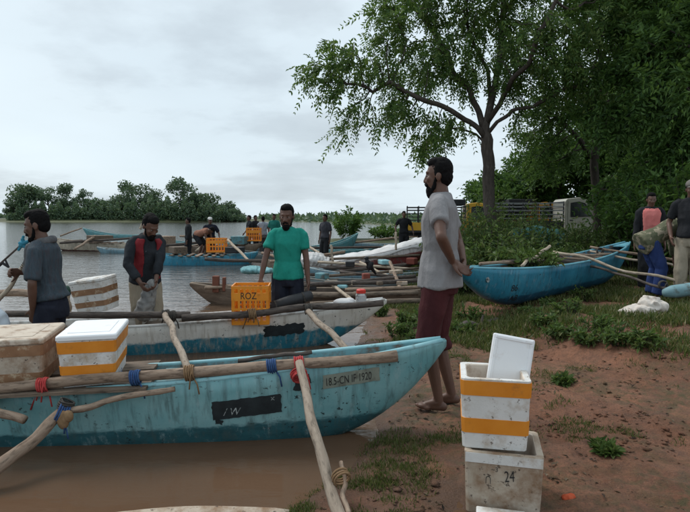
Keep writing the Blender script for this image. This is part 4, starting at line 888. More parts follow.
# people out among the boats
def far(label, px, Y, z, yaw, **k):
    q = at(px, 217, Y); d = dict(vox=.018, h=1.64, pants=c_dark, cut=.6); d.update(k); return person(label, (q.x, q.y, z), R(yaw), **d)
far('person in a long dark robe standing on the timber boat', 188, 19.0, -.26, 100, shirt=c_dark, sleeve=1.8, sarong=True, cut=.9)
far('bare-backed person bending over on the timber boat', 199, 17.6, .05, 250, lean=R(75), pel=(0, -.1, .80), lw=(-.15, .5, .35), rw=(.15, .55, .35), shirt=c_salmon, sleeve=.3, cut=.4)
far('person in a white cap and navy shirt beside the orange crate on the water', 210, 17.8, -.24, 200, shirt=c_navy, sleeve=.8, cap=c_white, lw=(-.3, .25, 1.0), rw=(.2, .3, 1.05))
far('dark-shirted person, leftmost of the cluster around the shore crate', 249, 22.0, -.16, 120, shirt=c_char, sleeve=.7, lw=(-.2, .3, .95))
far('person in a black top close behind the shore crate', 255.5, 22.8, -.14, 230, shirt=c_dark, sleeve=.7, h=1.62)
far('man in a pale grey shirt and grey trousers, back turned, near the shore crate', 263, 21.2, -.20, 20, shirt=c_lgrey, sleeve=.3, pants=cloth('grey_trousers', (.09, .09, .095), (.14, .14, .145)), cut=.95, lw=(-.2, .3, 1.0))
far('person in a dark green shirt just behind the shoulder of the man in teal', 274, 20.5, -.12, 170, shirt=cloth('green_shirt', (.012, .12, .10), (.02, .16, .13)), sleeve=.8)
far('dark-clothed person standing alone between the two teal boats', 325, 17.0, -.15, 140, shirt=cloth('slate_cloth', (.035, .036, .045), (.06, .06, .07)), sleeve=.8, cut=.8)
far('man in black standing beyond the white sheet near the horizon', 404, 17.5, .02, 185, shirt=c_dark, sleeve=.7, cut=.5, lw=(-.34, .1, .95), rw=(.32, .1, .95), h=1.58)
# a crow on a boat pole
q = at(369, 272, 10.4); cw = thing('crow', 'black crow perched on a pole of the grey-green boat', 'bird', q, R(110)); mb = MB()
mb.cap2((0, -.03, .10), .055, (0, .03, .20), .045); mb.ball((0, .05, .27), (.036, .045, .036)); mb.cap2((0, .04, .20), .045, (0, .05, .25), .032); mb.cap2((0, -.05, .08), .04, (0, -.14, -.04), .02); mb.cap2((0, .08, .27), .014, (0, .14, .262), .004)
for sg in (-1, 1): mb.cap2((sg * .02, 0, .08), .012, (sg * .02, .01, .0), .007)
for sg in (-1, 1): mb.ball((sg * .05, -.02, .13), (.014, .05, .085), Matrix.Rotation(R(25), 3, 'X'))
remesh('body', mb, mat('black_feather', (.006, .006, .008), (.014, .014, .018), 20, rough=.5), cw, .008, 2)

# ------------------------------------------------------------------ trees and plants
def leaf_mat(name, cols, trans=.35, rough=.5):
    m, t, b = new_mat(name); g = t.nodes.new('ShaderNodeNewGeometry'); n = N(t)
    k = len(cols); c = n.ramp(g.outputs['Random Per Island'], *[(i / (k - 1), q) for i, q in enumerate(cols)])
    t.links.new(c, b.inputs['Base Color']); b.inputs['Roughness'].default_value = rough; b.inputs['Specular IOR Level'].default_value = .3
    tr = t.nodes.new('ShaderNodeBsdfTranslucent'); t.links.new(n.mix(.5, c, (.10, .16, .02), 'MIX'), tr.inputs[0])
    mx_ = t.nodes.new('ShaderNodeMixShader'); mx_.inputs[0].default_value = trans; t.links.new(b.outputs[0], mx_.inputs[1]); t.links.new(tr.outputs[0], mx_.inputs[2])
    t.links.new(mx_.outputs[0], t.nodes['Material Output'].inputs[0]); return m
lf_main = leaf_mat('acacia_leaf', [(0.047, 0.103, 0.029), (0.081, 0.161, 0.040), (0.121, 0.211, 0.051), (0.198, 0.264, 0.079)], 0.5)
lf_dark = leaf_mat('dark_leaf', [(0.032, 0.076, 0.022), (0.058, 0.126, 0.032), (0.090, 0.180, 0.043), (0.134, 0.234, 0.058)], 0.45)
lf_mid = leaf_mat('mid_leaf', [(0.043, 0.096, 0.028), (0.074, 0.154, 0.040), (0.111, 0.208, 0.050), (0.154, 0.239, 0.065)], 0.45)
lf_far = leaf_mat('hazy_mangrove_leaf', [(0.061, 0.105, 0.073), (0.088, 0.143, 0.088), (0.116, 0.176, 0.099), (0.149, 0.204, 0.105)], .3)  # lighter, bluer greens: distance haze painted into the leaf colour
lf_weed = leaf_mat('weed_leaf', [(0.047, 0.086, 0.026), (0.081, 0.137, 0.039), (0.124, 0.189, 0.055), (0.169, 0.182, 0.072)], 0.4)
lf_grass = leaf_mat('grass_blade', [(0.048, 0.069, 0.020), (0.081, 0.106, 0.030), (0.119, 0.138, 0.043), (0.237, 0.188, 0.094)], 0.35)
m_bark = mat('grey_bark', (.045, .036, .030), (.10, .083, .07), 7, (3, 3, .7), .95, .9, 16, .02, dirt=(.16, .145, .125), dthr=(.58, .72), dscale=3)
m_bark_d = mat('dark_bark', (.03, .025, .02), (.06, .05, .042), 7, (3, 3, .7), .95, .9, 16, .02)

def leaves(c, d, nrm, ln, wd):
    """flat-diamond leaves from arrays: base point, direction, normal, length, width"""
    d = d / np.linalg.norm(d, axis=1, keepdims=True); s = np.cross(d, nrm); s /= np.linalg.norm(s, axis=1, keepdims=True) + 1e-9
    k = len(c); V_ = np.empty((k, 4, 3)); ln = np.broadcast_to(ln, (k,))[:, None]; wd = np.broadcast_to(wd, (k,))[:, None]
    V_[:, 0] = c; V_[:, 1] = c + d * ln * .45 + s * wd / 2; V_[:, 2] = c + d * ln; V_[:, 3] = c + d * ln * .45 - s * wd / 2
    dn = np.cross(s, d); V_[:, 1] += dn * wd * .22; V_[:, 3] += dn * wd * .22; V_[:, 2] -= dn * ln * .12
    return V_.reshape(-1, 3), np.arange(k * 4).reshape(-1, 4)
def rvec(k): 
    v_ = RNG.normal(size=(k, 3)); return v_ / np.linalg.norm(v_, axis=1, keepdims=True)
def sprays(base, out, nl=12, length=.45, ll=.10, lw=.035, droop=.5):
    """compound sprays: a twig leaving each base point with leaflets in two rows"""
    k = len(base); d = out + .75 * rvec(k); d[:, 2] -= droop * RNG.random(k); d /= np.linalg.norm(d, axis=1, keepdims=True)
    L_ = length * (.6 + .8 * RNG.random(k)); C, Dd, Nn, Ls = [], [], [], []
    side = np.cross(d, rvec(k)); side /= np.linalg.norm(side, axis=1, keepdims=True); up = np.cross(side, d)
    for j in range(nl):
        u = (j // 2 + .7) / (nl / 2 + .3); sg = 1 if j % 2 else -1
        p_ = base + d * (L_ * u)[:, None]; p_[:, 2] -= droop * .5 * L_ * u * u
        dd = d * .55 + side * sg * .8 + .25 * rvec(k); dd[:, 2] -= droop * .45
        C.append(p_); Dd.append(dd); Nn.append(up + .5 * rvec(k)); Ls.append(ll * (.7 + .6 * RNG.random(k)) * (1.1 - .35 * u))
    Ls = np.concatenate(Ls); return leaves(np.concatenate(C), np.concatenate(Dd), np.concatenate(Nn), Ls, Ls * lw / ll)
def grow(paths, attr, step=.3, infl=2.5, kill=.5, iters=70):
    """space colonisation from given trunk/limb paths towards attraction points"""
    nodes = []; par = []
    for pth in paths:
        prev = pth[0]
        for q in pth[1]:
            nodes.append(np.array(q, float)); par.append(prev if isinstance(prev, int) else -1); prev = len(nodes) - 1
    X = np.array(nodes); P_ = list(par); A_ = np.array(attr); nd = np.full(len(A_), 1e9); ni = np.zeros(len(A_), int)
    def upd(lo):
        dm = np.linalg.norm(A_[:, None] - X[None, lo:], axis=2); k = dm.argmin(1); v_ = dm[np.arange(len(A_)), k]; better = v_ < nd; nd[better] = v_[better]; ni[better] = k[better] + lo
    upd(0)
    for _ in range(iters):
        act = (nd < infl) & (nd > kill)
        if not act.any(): break
        dirs = A_[act] - X[ni[act]]; dirs /= np.linalg.norm(dirs, axis=1, keepdims=True); acc = {}
        for i_, v_ in zip(ni[act], dirs): acc[i_] = acc.get(i_, 0) + v_
        new = []
        for i_, v_ in acc.items():
            v_ = v_ / (np.linalg.norm(v_) + 1e-9) + .22 * RNG.normal(size=3); v_ /= np.linalg.norm(v_); new.append(X[i_] + v_ * step); P_.append(i_)
        lo = len(X); X = np.vstack([X, np.array(new)]); upd(lo)
        keep = nd > kill; A_ = A_[keep]; nd = nd[keep]; ni = ni[keep]
        if not len(A_): break
    return X, np.array(P_)
def branch_mesh(X, P_, tip=.008, expo=2.3, base=None):
    k = len(X); ch = [[] for _ in range(k)]
    for i_, q in enumerate(P_):
        if q >= 0: ch[q].append(i_)
    r_ = np.zeros(k)
    for i_ in range(k - 1, -1, -1): r_[i_] = (tip ** expo + sum(r_[c] ** expo for c in ch[i_])) ** (1 / expo) if ch[i_] else tip
    if base: r_ *= 1; sc_b = base / r_[0]; r_ = np.where(r_ > tip * 2, tip * 2 + (r_ - tip * 2) * (base - tip * 2) / (r_[0] - tip * 2), r_)
    mb = MB(); done = set()
    for i_ in range(k):
        for first in (ch[i_] if P_[i_] >= 0 else [i_] + ch[i_]):
            if first in done: continue
            chain = [] if first == i_ else [i_]; c = first
            while True:
                chain.append(c); done.add(c)
                nx_ = [q for q in ch[c] if q not in done]
                if not nx_: break
                c = max(nx_, key=lambda q: r_[q])
            if len(chain) < 2: continue
            rr = [r_[q] for q in chain]
            if chain[0] == i_ and first != i_: rr[0] = min(rr[0], rr[1] * 1.15)
            mb.tube([X[q] for q in chain], rr, 8 if rr[0] > .05 else 5)
    return mb, r_, ch
def lobes_pts(lobes, per):
    out = []
    for (c, rx, ry, rz) in lobes:
        k = max(6, int(per * (rx * ry * rz) ** (2 / 3))); q = rvec(k) * (RNG.random((k, 1)) ** .45); out.append(np.array(c) + q * np.array([rx, ry, rz]))
    return np.concatenate(out)
def tree(name, label, loc, trunk, lobes, leaf, bark, per=60, nsp=3, tip=.010, base=.18, spray=(12, .45, .10, .035, .5), limbs=(), group=None, step=.3, infl=2.6, kill=.45, rmax=.03):
    o = thing(name, label, 'tree', loc, 0, group); L0 = Vector(loc)
    rel = lambda q: tuple(Vector(q) - L0)
    paths = [('root', [rel(q) for q in trunk])]; 
    idx_ = len(trunk) - 1
    X, P_ = None, None
    pts = [(list(map(rel, trunk)), None)]
    nodes_paths = [(None, [rel(q) for q in trunk])]; cnt = len(trunk)
    for j, pth in limbs: nodes_paths.append((j, [rel(q) for q in pth])); cnt += len(pth)
    att = lobes_pts([(rel(c), a, b_, d) for c, a, b_, d in lobes], per)
    X, P_ = grow(nodes_paths, att, step, infl, kill)
    mb, r_, ch = branch_mesh(X, P_, tip, 2.3, base); mb.build('trunk', bark, o, smooth=True)
    thin = np.where(r_ < rmax)[0]; thin = thin[thin > len(trunk)]
    ctr = X.mean(0); bs = np.repeat(X[thin], nsp, 0); outd = bs - ctr; outd /= np.linalg.norm(outd, axis=1, keepdims=True) + 1e-9
    bs = bs + .10 * RNG.normal(size=bs.shape)
    V_, F_ = sprays(bs, outd * .6, *spray); np_mesh('crown', V_, F_, leaf, o)
    return o, len(F_)
def path3(pts, n_=6):
    """smooth polyline through pixel/depth points"""
    q = [p if isinstance(p, Vector) else at(*p) for p in pts]; out = []
    for i in range(len(q) - 1):
        for k in range(n_): out.append(tuple(q[i].lerp(q[i + 1], k / n_)))
    out.append(tuple(q[-1])); return out

# the big spreading tree behind the man in grey
Yt = 14.0; b0 = at(491, 246, Yt); b0.z = ground_z(b0.x, b0.y) - .1
def wiggle(pts, amp, sd_):
    return [tuple(Vector(q) + amp * min(1, k / 5) * Vector((noise.noise(Vector((k * .33, sd_, 0))), noise.noise(Vector((k * .33, sd_, 5))), .6 * noise.noise(Vector((k * .33, sd_, 9)))))) for k, q in enumerate(pts)]
trunk = wiggle(path3([b0, (491, 215, Yt), (489, 180, Yt), (487, 150, Yt), (485, 132, Yt), (490, 104, 14.2), (499, 62, 14.6), (503, 15, 15.0), (500, -40, 15.2)], 4), .10, 3.3)
limb_px = [(14, ((478, 128, 13.9), (462, 116, 13.8), (438, 106, 13.6), (412, 93, 13.5), (390, 82, 13.4), (374, 92, 13.4), (358, 84, 13.4))),
           (16, ((479, 112, 14.2), (470, 92, 14.3), (452, 70, 14.4), (440, 45, 14.6), (420, 12, 14.8), (405, -20, 14.8))),
           (15, ((497, 122, 13.8), (512, 110, 13.6), (535, 106, 13.4), (560, 90, 13.0), (590, 84, 12.8))),
           (17, ((500, 104, 13.8), (510, 84, 13.3), (528, 62, 12.6), (540, 30, 12.2), (562, -10, 12))),
           (13, ((476, 134, 14.4), (458, 128, 14.6), (436, 130, 14.6), (425, 140, 14.5))),
           (20, ((488, 70, 14.7), (474, 45, 14.8), (462, 10, 15)))]
limbs = [(j_, wiggle(path3(l_, 4), .16, j_ * 1.7)) for j_, l_ in limb_px]
W3 = lambda px, py, Y: tuple(at(px, py, Y))
lob = [(W3(345, 62, 13.4), .85, .8, .85), (W3(322, 75, 13.4), .5, .5, .75), (W3(372, 60, 13.4), .55, .6, .5), (W3(352, 110, 13.4), .5, .5, .6), (W3(345, 130, 13.4), .3, .3, .5),
       (W3(395, 20, 13.8), .9, .9, .9), (W3(425, 60, 14), .9, 1.0, .8), (W3(400, 105, 13.6), .8, .8, .7), (W3(430, 135, 13.8), .6, .6, .6), (W3(425, 150, 13.9), .35, .4, .4),
       (W3(450, 20, 14.4), 1.1, 1.1, 1.1), (W3(465, 70, 14.2), .9, .9, .8), (W3(460, 120, 14.0), .6, .7, .4), (W3(500, 20, 15), 1.2, 1.2, 1.2), (W3(520, 60, 13.6), 1.0, 1.0, .8), (W3(550, 30, 12.6), 1.2, 1.0, 1.0), (W3(570, 75, 12.9), .9, .9, .6),
       (W3(430, -40, 14.6), 1.8, 1.6, 1.2), (W3(520, -50, 14), 2.0, 1.8, 1.4), (W3(600, 10, 12.8), 1.0, 1.0, .9), (W3(520, 110, 13.6), .5, .6, .35)]
lob = [(c_, a_ * .82, b_ * .82, d_ * .82) for c_, a_, b_, d_ in lob]
tree('tree', 'tall spreading tree with a bare forked trunk behind the man in grey', tuple(b0), trunk, lob, lf_main, m_bark, per=125, nsp=4, base=.155, tip=.007, limbs=limbs, spray=(14, .45, .13, .048, .75), kill=.28, step=.24, infl=2.2, rmax=.024)
# slender tree beside it
b1 = at(598, 240, 15.5); b1.z = ground_z(b1.x, b1.y) - .1
tree('tree', 'slender lighter tree with a thin leaning trunk between the big tree and the dark wood', tuple(b1), path3([b1, (597, 205, 15.5), (594, 165, 15.4), (598, 125, 15.3), (590, 90, 15.2)], 4),
     [(W3(545, 130, 15.3), .9, .9, .9), (W3(565, 95, 15.3), .9, .9, .9), (W3(590, 55, 15.2), 1.1, 1, .8), (W3(622, 120, 15.9), .8, .9, .8), (W3(540, 160, 15.3), .55, .6, .5), (W3(620, 90, 15.4), .9, .9, .9), (W3(600, 20, 15.2), 1.1, 1, .9)],
     lf_mid, m_bark, per=120, nsp=5, base=.12, spray=(12, .42, .13, .055, .6), limbs=[(10, path3([(596, 165, 15.4), (580, 140, 15.3), (560, 120, 15.3), (545, 110, 15.3)], 3)[1:])], kill=.35, step=.26)
# dark wood on the right: separate trees
for k, (px, Y, hpx, wpx, lab) in enumerate(((655, 12.5, -30, 52, 'dense dark tree directly behind the person in pink'), (705, 11.5, -40, 60, 'dense dark tree at the right edge above the man in the cap'), (640, 25.0, 20, 50, 'dark green tree rising just right of the cream truck cab'), (560, 26, 150, 60, 'low broad dark tree behind the bed of the cream truck'), (690, 19, -20, 80, 'tallest dark tree deep in the wood at the right'), (515, 29, 165, 38, 'small round dark tree just right of the big trunk'))):
    bb = at(px, 245, Y); bb.z = ground_z(bb.x, bb.y) - .1; top = at(px, hpx, Y).z; hh = top - bb.z; wr = wpx / FPX * Y
    lobs = []
    for i_ in range(22):
        u = .16 + .84 * i_ / 21; a_ = RNG.random() * 6.28; rr = wr * (.45 + .65 * math.sin(math.pi * min(1, u * .9 + .06))) * (.35 + .6 * RNG.random())
        lobs.append(((bb.x + rr * math.cos(a_), bb.y + rr * .8 * math.sin(a_), bb.z + hh * u), wr * .48, wr * .45, max(hh * .10, .5)))
    tr_ = [tuple(bb + Vector((.12 * math.sin(3 * u + k), .1 * math.cos(4 * u), hh * .8 * u))) for u in np.linspace(0, 1, 12)]
    big = Y > 22
    tree('tree', lab, tuple(bb), tr_, lobs, lf_dark, m_bark_d, per=80 if not big else 24, nsp=9 if not big else 7, base=.16, spray=(12, .6, .15, .062, .6) if not big else (10, .8, .26, .12, .4), kill=.38, step=.28, infl=3.2, rmax=.05, group='trees of the dark wood')

# mangrove island across the water: separate crowns over a hedge of undergrowth
def blob_tree(name, label, px, Y, top, wpx, base_py, cat='tree', leaf=None, count=1500, airy=False, group=None, trunk_r=.2):
    bb = at(px, base_py, Y); bb.z = max(base_h(bb.x, bb.y), 0) ; tp = at(px, top, Y); hh = tp.z - bb.z; wr = wpx / FPX * Y / 2
    o = thing(name, label, cat, tuple(bb), 0, group); mb = MB()
    mb.tube([(0, 0, -.3), (.1 * wr, 0, hh * .3), (.02 * wr, 0, hh * .62), (0, 0, hh * .85)], [trunk_r, trunk_r * .75, trunk_r * .45, .03], 6); cs = []
    for k in range(13 if not airy else 9):
        u = RNG.random(); a_ = RNG.random() * 6.28; z = hh * ((.30 if not airy else .52) + (.60 if not airy else .42) * u); rr = wr * math.sqrt(max(.06, 1 - ((z / hh - .6) / .45) ** 2)) * RNG.random() ** .6 * .82
        c = np.array([rr * math.cos(a_), rr * .8 * math.sin(a_), z]); cs.append((c, wr * (.36 + .2 * RNG.random()) * (.8 if airy else 1)))
        if k < 8: mb.tube([(0, 0, hh * .4), tuple(c * .6 + np.array([0, 0, hh * .15])), tuple(c)], [trunk_r * .4, trunk_r * .25, .02], 4)
    mb.build('trunk', m_bark, o, smooth=True); C_ = []
    for c, r_ in cs:
        k = int(count / len(cs)); q = rvec(k) * (RNG.random((k, 1)) ** .35); C_.append(c + q * np.array([r_, r_, r_ * .72]))
    C_ = np.concatenate(C_); k = len(C_); sz = max(.30, wr * .085) * (.6 + .8 * RNG.random(k))
    dd = rvec(k); V_, F_ = leaves(C_, dd, rvec(k), sz * 1.3, sz * .9); np_mesh('crown', V_, F_, leaf or lf_far, o); return o
isl = [(26, 158, 186, 34, 'broad grey-green tree at the left end of the wooded island', False), (48, 160, 185, 26, 'round-topped tree second from the left end of the wooded island', True), (67, 160, 184, 26, 'upright round tree standing right of the airy one on the island', False), (84, 160, 189, 16, 'thin wispy tree with a sparse top in the island dip', True), (98, 158, 202, 34, 'low wide bush-like tree in the dip of the island', False), (120, 162, 198, 26, 'low dark tree just left of the island peak', False), (133, 162, 181, 30, 'tallest dense tree near the middle of the island', False), (150, 162, 187, 26, 'dark dense tree leaning on the right of the tallest one', False), (182, 160, 179, 34, 'airy open-crowned tree standing out above the island', True), (205, 160, 195, 34, 'rounded mid-green tree right of the airy open-crowned one', False), (222, 158, 202, 26, 'smaller rounded tree near the right end of the island', False), (236, 156, 210, 18, 'last low tree where the island tapers into the water', False), (166, 160, 201, 30, 'low green tree filling the gap before the airy tree', False), (14, 160, 200, 16, 'small low tree at the very left tip of the island', False)]
for px, Y, top, w_, lab, airy in isl: blob_tree('tree', lab, px, Y, top, w_ * 1.15, 221, airy=airy, count=1100 if airy else 2600, group='trees on the wooded island', trunk_r=.25)
k = 34000; px_ = RNG.uniform(8, 246, k); Yh = RNG.uniform(152, 168, k); topz = np.interp(px_, [8, 30, 90, 110, 140, 190, 220, 246], [2.4, 6.0, 5.0, 5.0, 7.0, 6.6, 4.8, .9]) * (.75 + .35 * np.sin(px_ * .55) * np.sin(px_ * .21 + 1)); C_ = np.stack([(px_ - 345) / FPX * Yh, Yh, .3 + topz * RNG.random(k) ** .7], 1)
sz = .42 * (.6 + .8 * RNG.random(k)); V_, F_ = leaves(C_, rvec(k), rvec(k), sz * 1.3, sz); tag(np_mesh('undergrowth', V_, F_, lf_far), 'dense low mangrove thicket along the shore of the wooded island', 'undergrowth', kind='stuff')
# far shore woods at the left horizon, low scrub along the horizon
k = 6000; X_ = RNG.uniform(-760, -330, k); C_ = np.stack([X_, RNG.uniform(660, 700, k), 6.5 * RNG.random(k) * (.7 + .3 * np.sin(X_ * .05))], 1); V_, F_ = leaves(C_, rvec(k), rvec(k), 3.2, 2.4); tag(np_mesh('woods', V_, F_, lf_far), 'thin dark line of woods on the horizon at the left', 'woods', kind='stuff')
k = 22000; Yh = RNG.uniform(34, 60, k); u = RNG.random(k); X_ = np.interp(Yh, SY, SX) + .6 + u ** 1.4 * 22; C_ = np.stack([X_, Yh, gz_arr(X_, Yh) + .42 * RNG.random(k) ** 1.5], 1); sz = .16 * (.6 + .8 * RNG.random(k)); dd = rvec(k) * .6; dd[:, 2] += .8; V_, F_ = leaves(C_, dd, rvec(k), sz * 2.2, sz * .55); tag(np_mesh('vegetation', V_, F_, lf_weed), 'low scrub and reeds along the far shore', 'scrub', kind='stuff')
k = 16000; Yh = 60 + 240 * RNG.random(k) ** 1.6; X_ = np.interp(Yh, SY, SX) + .5 + RNG.random(k) * 1.1 * Yh; C_ = np.stack([X_, Yh, gz_arr(X_, Yh) + (.5 + Yh * .004) * RNG.random(k)], 1); sz = .0055 * Yh * (.6 + .8 * RNG.random(k)); V_, F_ = leaves(C_, rvec(k), rvec(k), sz * 1.6, sz); tag(np_mesh('shrubbery', V_, F_, lf_far), 'dark band of distant scrub along the horizon behind the boats', 'scrub', kind='stuff')

# bushes and weeds near the blue boat and the trucks
def bush(label, px, py, Y, w_, h_, leaf, nb=26, ll=.11, lw=.05, group=None, name='bush', cat='bush'):
    q = at(px, py, Y); z = ground_z(q.x, q.y); o = thing(name, label, cat, (q.x, q.y, z - .02), 0, group); mb = MB(); bs = []; od = []
    for i_ in range(nb):
        a_ = RNG.random() * 6.28; rr = w_ / 2 * RNG.random() ** .5; hh = h_ * (.6 + .5 * RNG.random()) * (1 - .35 * (rr / (w_ / 2)) ** 2); b_ = Vector((rr * .45 * math.cos(a_), rr * .45 * math.sin(a_), 0)); t_ = Vector((rr * math.cos(a_), rr * math.sin(a_), hh)); md_ = b_.lerp(t_, .5) + Vector((0, 0, .08 * h_))
        mb.tube([b_, md_, t_], [.008, .006, .002], 4)
        for u in np.linspace(.2, 1, 9):
            c = b_.lerp(md_, u * 2) if u < .5 else md_.lerp(t_, u * 2 - 1)
            for _ in range(3): bs.append(tuple(c)); od.append((math.cos(a_) * .3, math.sin(a_) * .3, .25))
    mb.build('stem', m_bark_d, o); bs = np.array(bs); od = np.array(od); k = len(bs); d = od + rvec(k) * .8; sz = ll * (.6 + .8 * RNG.random(k)); V_, F_ = leaves(bs, d, np.array([0, 0, 1.0]) + .6 * rvec(k), sz, sz * lw / ll); np_mesh('foliage', V_, F_, leaf, o); return o
rows = (('front', 8.7, .45, 465, 576, 7, .75, .62, 262, 255), ('second', 10.4, .6, 452, 604, 8, 1.0, .85, 257, 252), ('third', 12.2, .8, 448, 612, 8, 1.2, 1.05, 252, 250), ('back', 14.5, 1.0, 468, 600, 7, 1.5, 1.25, 248, 247))
ORD = ('leftmost', 'second from the left', 'third from the left', 'fourth from the left', 'fifth from the left', 'sixth from the left', 'seventh from the left', 'rightmost')
for rn, Y, dy, a_, b_, k, w_, h_, y0_, y1_ in rows:
    for i_ in range(k):
        u = i_ / (k - 1); h2 = h_ * (1.3 if u < .55 else 1.05) * (.72 if rn in ('third', 'back') and u > .5 else 1) * (.8 + .45 * RNG.random()) * (.75 if i_ == 0 else 1)
        bush(f'leafy weed bush in the {rn} row behind the blue boat, {ORD[i_] if i_ < k - 1 else ORD[7]}', a_ + (b_ - a_) * u + RNG.uniform(-4, 4), y0_ + (y1_ - y0_) * u, Y + u * 1.6 + RNG.uniform(-dy, dy) * .5, w_ * 1.05, h2, lf_weed, 40, .095, .040, 'weeds behind the blue boat', 'weed_bush')
SHRUBS = ['dark shrub left of the person in pink', 'dark shrub directly behind the person in pink', 'dark shrub behind the bending person in camouflage', 'dark shrub at the right edge behind the man in the cap', 'dark shrub right of the cream truck cab', 'tall shrub behind the cream truck cab', 'broad shrub behind the amber truck', 'broad shrub behind the gap right of the big trunk', 'tall shrub in the wood above the person in pink', 'tall shrub in the wood above the man in the cap', 'tall shrub deep in the wood right of the cream truck']
for i_, (px, py, Y, w_, h_) in enumerate(((636, 250, 13, 1.8, 1.6), (645, 252, 11.4, 1.8, 2.2), (672, 255, 10.6, 1.8, 2.2), (700, 258, 10.0, 1.8, 2.4), (618, 246, 22, 2.2, 2.2), (590, 243, 26, 3.0, 3.0), (540, 242, 27, 3.6, 2.8), (505, 240, 28, 3.6, 2.6), (660, 250, 15, 2.5, 3.2), (690, 250, 14, 2.5, 3.4), (640, 246, 21, 3.0, 3.4))):
    bush(SHRUBS[i_], px, py, Y, w_, h_, lf_dark, 70, .15, .065, 'shrubs under the dark wood', 'shrub')
bush('bright green leafy bush on the far shore against the sky', 347, 243, 31, 1.9, 1.75, lf_mid, 40, .22, .10, None, 'bush')
bush('low green bush on the far shore left of the man in black', 385, 238, 31, 2.4, .8, lf_mid, 36, .2, .09, None, 'bush')
WEEDS = ['leafy weed just left of the calves of the man in grey', 'small weed between the white bow and the man in grey', 'low weed right under the tip of the white and blue bow', 'weed tuft on the mud right behind the teal bow', 'weed just left of the dark log', 'low weed in front of the dark log', 'weed under the lettered end of the blue boat', 'weed under the middle of the blue boat, on the bank edge', 'weed tuft midway along the top of the bank', 'weed on the bank just above the white upright cover', 'weed below the pale sack on the red bank', 'lone weed tuft on the bare mud right of the orange taped box', 'low green tuft on bare mud right of the stained box', 'tiny green tuft touching the larger one right of the stained box', 'tall weed against the hull below the lettering of the blue boat', 'tall weed against the blue hull right of the lettering', 'tall weed against the far half of the blue hull', 'weed behind the tip of the white and blue bow', 'weed at the lower right of the pale sack', 'low weed on the slope below the middle of the bank']
for i_, (px, py, h_, w_) in enumerate(((408, 330, .22, .35), (425, 322, .18, .3), (398, 338, .2, .3), (418, 345, .14, .25), (470, 322, .22, .35), (462, 335, .16, .3), (545, 325, .2, .35), (570, 318, .2, .4), (598, 330, .18, .4), (560, 335, .14, .3), (620, 340, .16, .4), (565, 383, .06, .14), (600, 450, .05, .13), (608, 456, .04, .10), (528, 316, .12, .3), (553, 308, .16, .35), (582, 300, .25, .4), (380, 315, .18, .25), (640, 345, .16, .4), (585, 345, .14, .3))):
    where_ = WEEDS[i_]
    q = onz(px, py, base_h(*onz(px, py, .2).xy)); bush(where_, px, py, q.y, w_, h_, lf_weed, 12, .058, .026, 'weeds on the mud and bank', 'weed', 'weed')
# twigs and cut weeds heaped in the blue boat
o_ = bush('cut leafy branches heaped inside the blue boat', 530, 262, 7.95, 1.1, .28, lf_weed, 34, .10, .045, None, 'branch_heap', 'branches'); q = at(530, 262, 7.95); o_.location.z = q.z - .10

# grass and litter
def scatter(n_, x0, x1, y0, y1, dens):
    x = RNG.uniform(x0, x1, n_); y = RNG.uniform(y0, y1, n_); return x, y, RNG.random(n_) < dens(x, y)
def nz2(x, y, f, s): return np.array([noise.noise(Vector((a * f, b_ * f, s))) for a, b_ in zip(x.tolist(), y.tolist())])
def grass_at(x, y, h, w_):
    k = len(x); z = gz_arr(x, y); b_ = np.stack([x, y, z - .005], 1); d = rvec(k) * .55; d[:, 2] = np.abs(d[:, 2]) + .75; a_ = RNG.uniform(0, 6.28, k); nn = np.stack([np.cos(a_), np.sin(a_), .2 * np.ones(k)], 1); hh = h * (.5 + RNG.random(k)); return leaves(b_, d, nn, hh, w_)
def bank_d(x, y):
    bx = np.interp(y, [-3, 3.6, 4.1, 4.6, 5.5, 6.4], [3.2, 2.65, 2.5, 2.2, 1.95, 2.1]); s = x - bx
    return np.clip(sstep(.15, .55, s) * sstep(3.8, 4.5, y) + sstep(5.2, 6.2, y) * sstep(.9, 1.6, x) * .9, 0, 1)
parts_ = []
x, y, k_ = scatter(260000, .3, 9, 3.7, 15, lambda x, y: bank_d(x, y) * sstep(-.38, .18, nz2(x, y, 1.3, 2) + .35 * nz2(x, y, 4.5, 5)) * np.clip(1.5 - (y - 4) * .06, .5, 1)); parts_.append(grass_at(x[k_], y[k_], .055 + .004 * y[k_], .0085 + .0009 * y[k_]))
def wetgrass(x, y):
    d = x - np.interp(y, SY, SX); return sstep(-.28, .05, d) * (1 - sstep(.35, .8, d)) * sstep(-.15, .3, nz2(x, y, 2.6, 9) + .3 * nz2(x, y, 8, 1)) * (1 - sstep(3.0, 3.5, y))
x, y, k_ = scatter(60000, -.6, 1.2, 2.2, 3.5, wetgrass); parts_.append(grass_at(x[k_], y[k_], .028, .005))
x, y, k_ = scatter(60000, .1, 2.5, 2.2, 6, lambda x, y: .9 * sstep(.30, .55, nz2(x, y, 1.7, 4) + .35 * nz2(x, y, 6, 3)) * (x - np.interp(y, SY, SX) > .1)); parts_.append(grass_at(x[k_], y[k_], .028, .005))
x, y, k_ = scatter(50000, .1, 2.2, 5.2, 9.5, lambda x, y: .9 * sstep(.0, .3, nz2(x, y, 1.5, 6) + .3 * nz2(x, y, 5, 3)) * (x - np.interp(y, SY, SX) > .05)); parts_.append(grass_at(x[k_], y[k_], .06, .011))
x, y, k_ = scatter(70000, -1, 22, 13, 34, lambda x, y: .8 * (x - np.interp(y, SY, SX) > .3)); parts_.append(grass_at(x[k_], y[k_], .22, .05))
V_ = np.concatenate([p_[0] for p_ in parts_]); F_ = np.arange(len(V_)).reshape(-1, 4); tag(np_mesh('grass', V_, F_, lf_grass), 'short grass and weeds on the bank, mud and far ground', 'grass', kind='stuff')
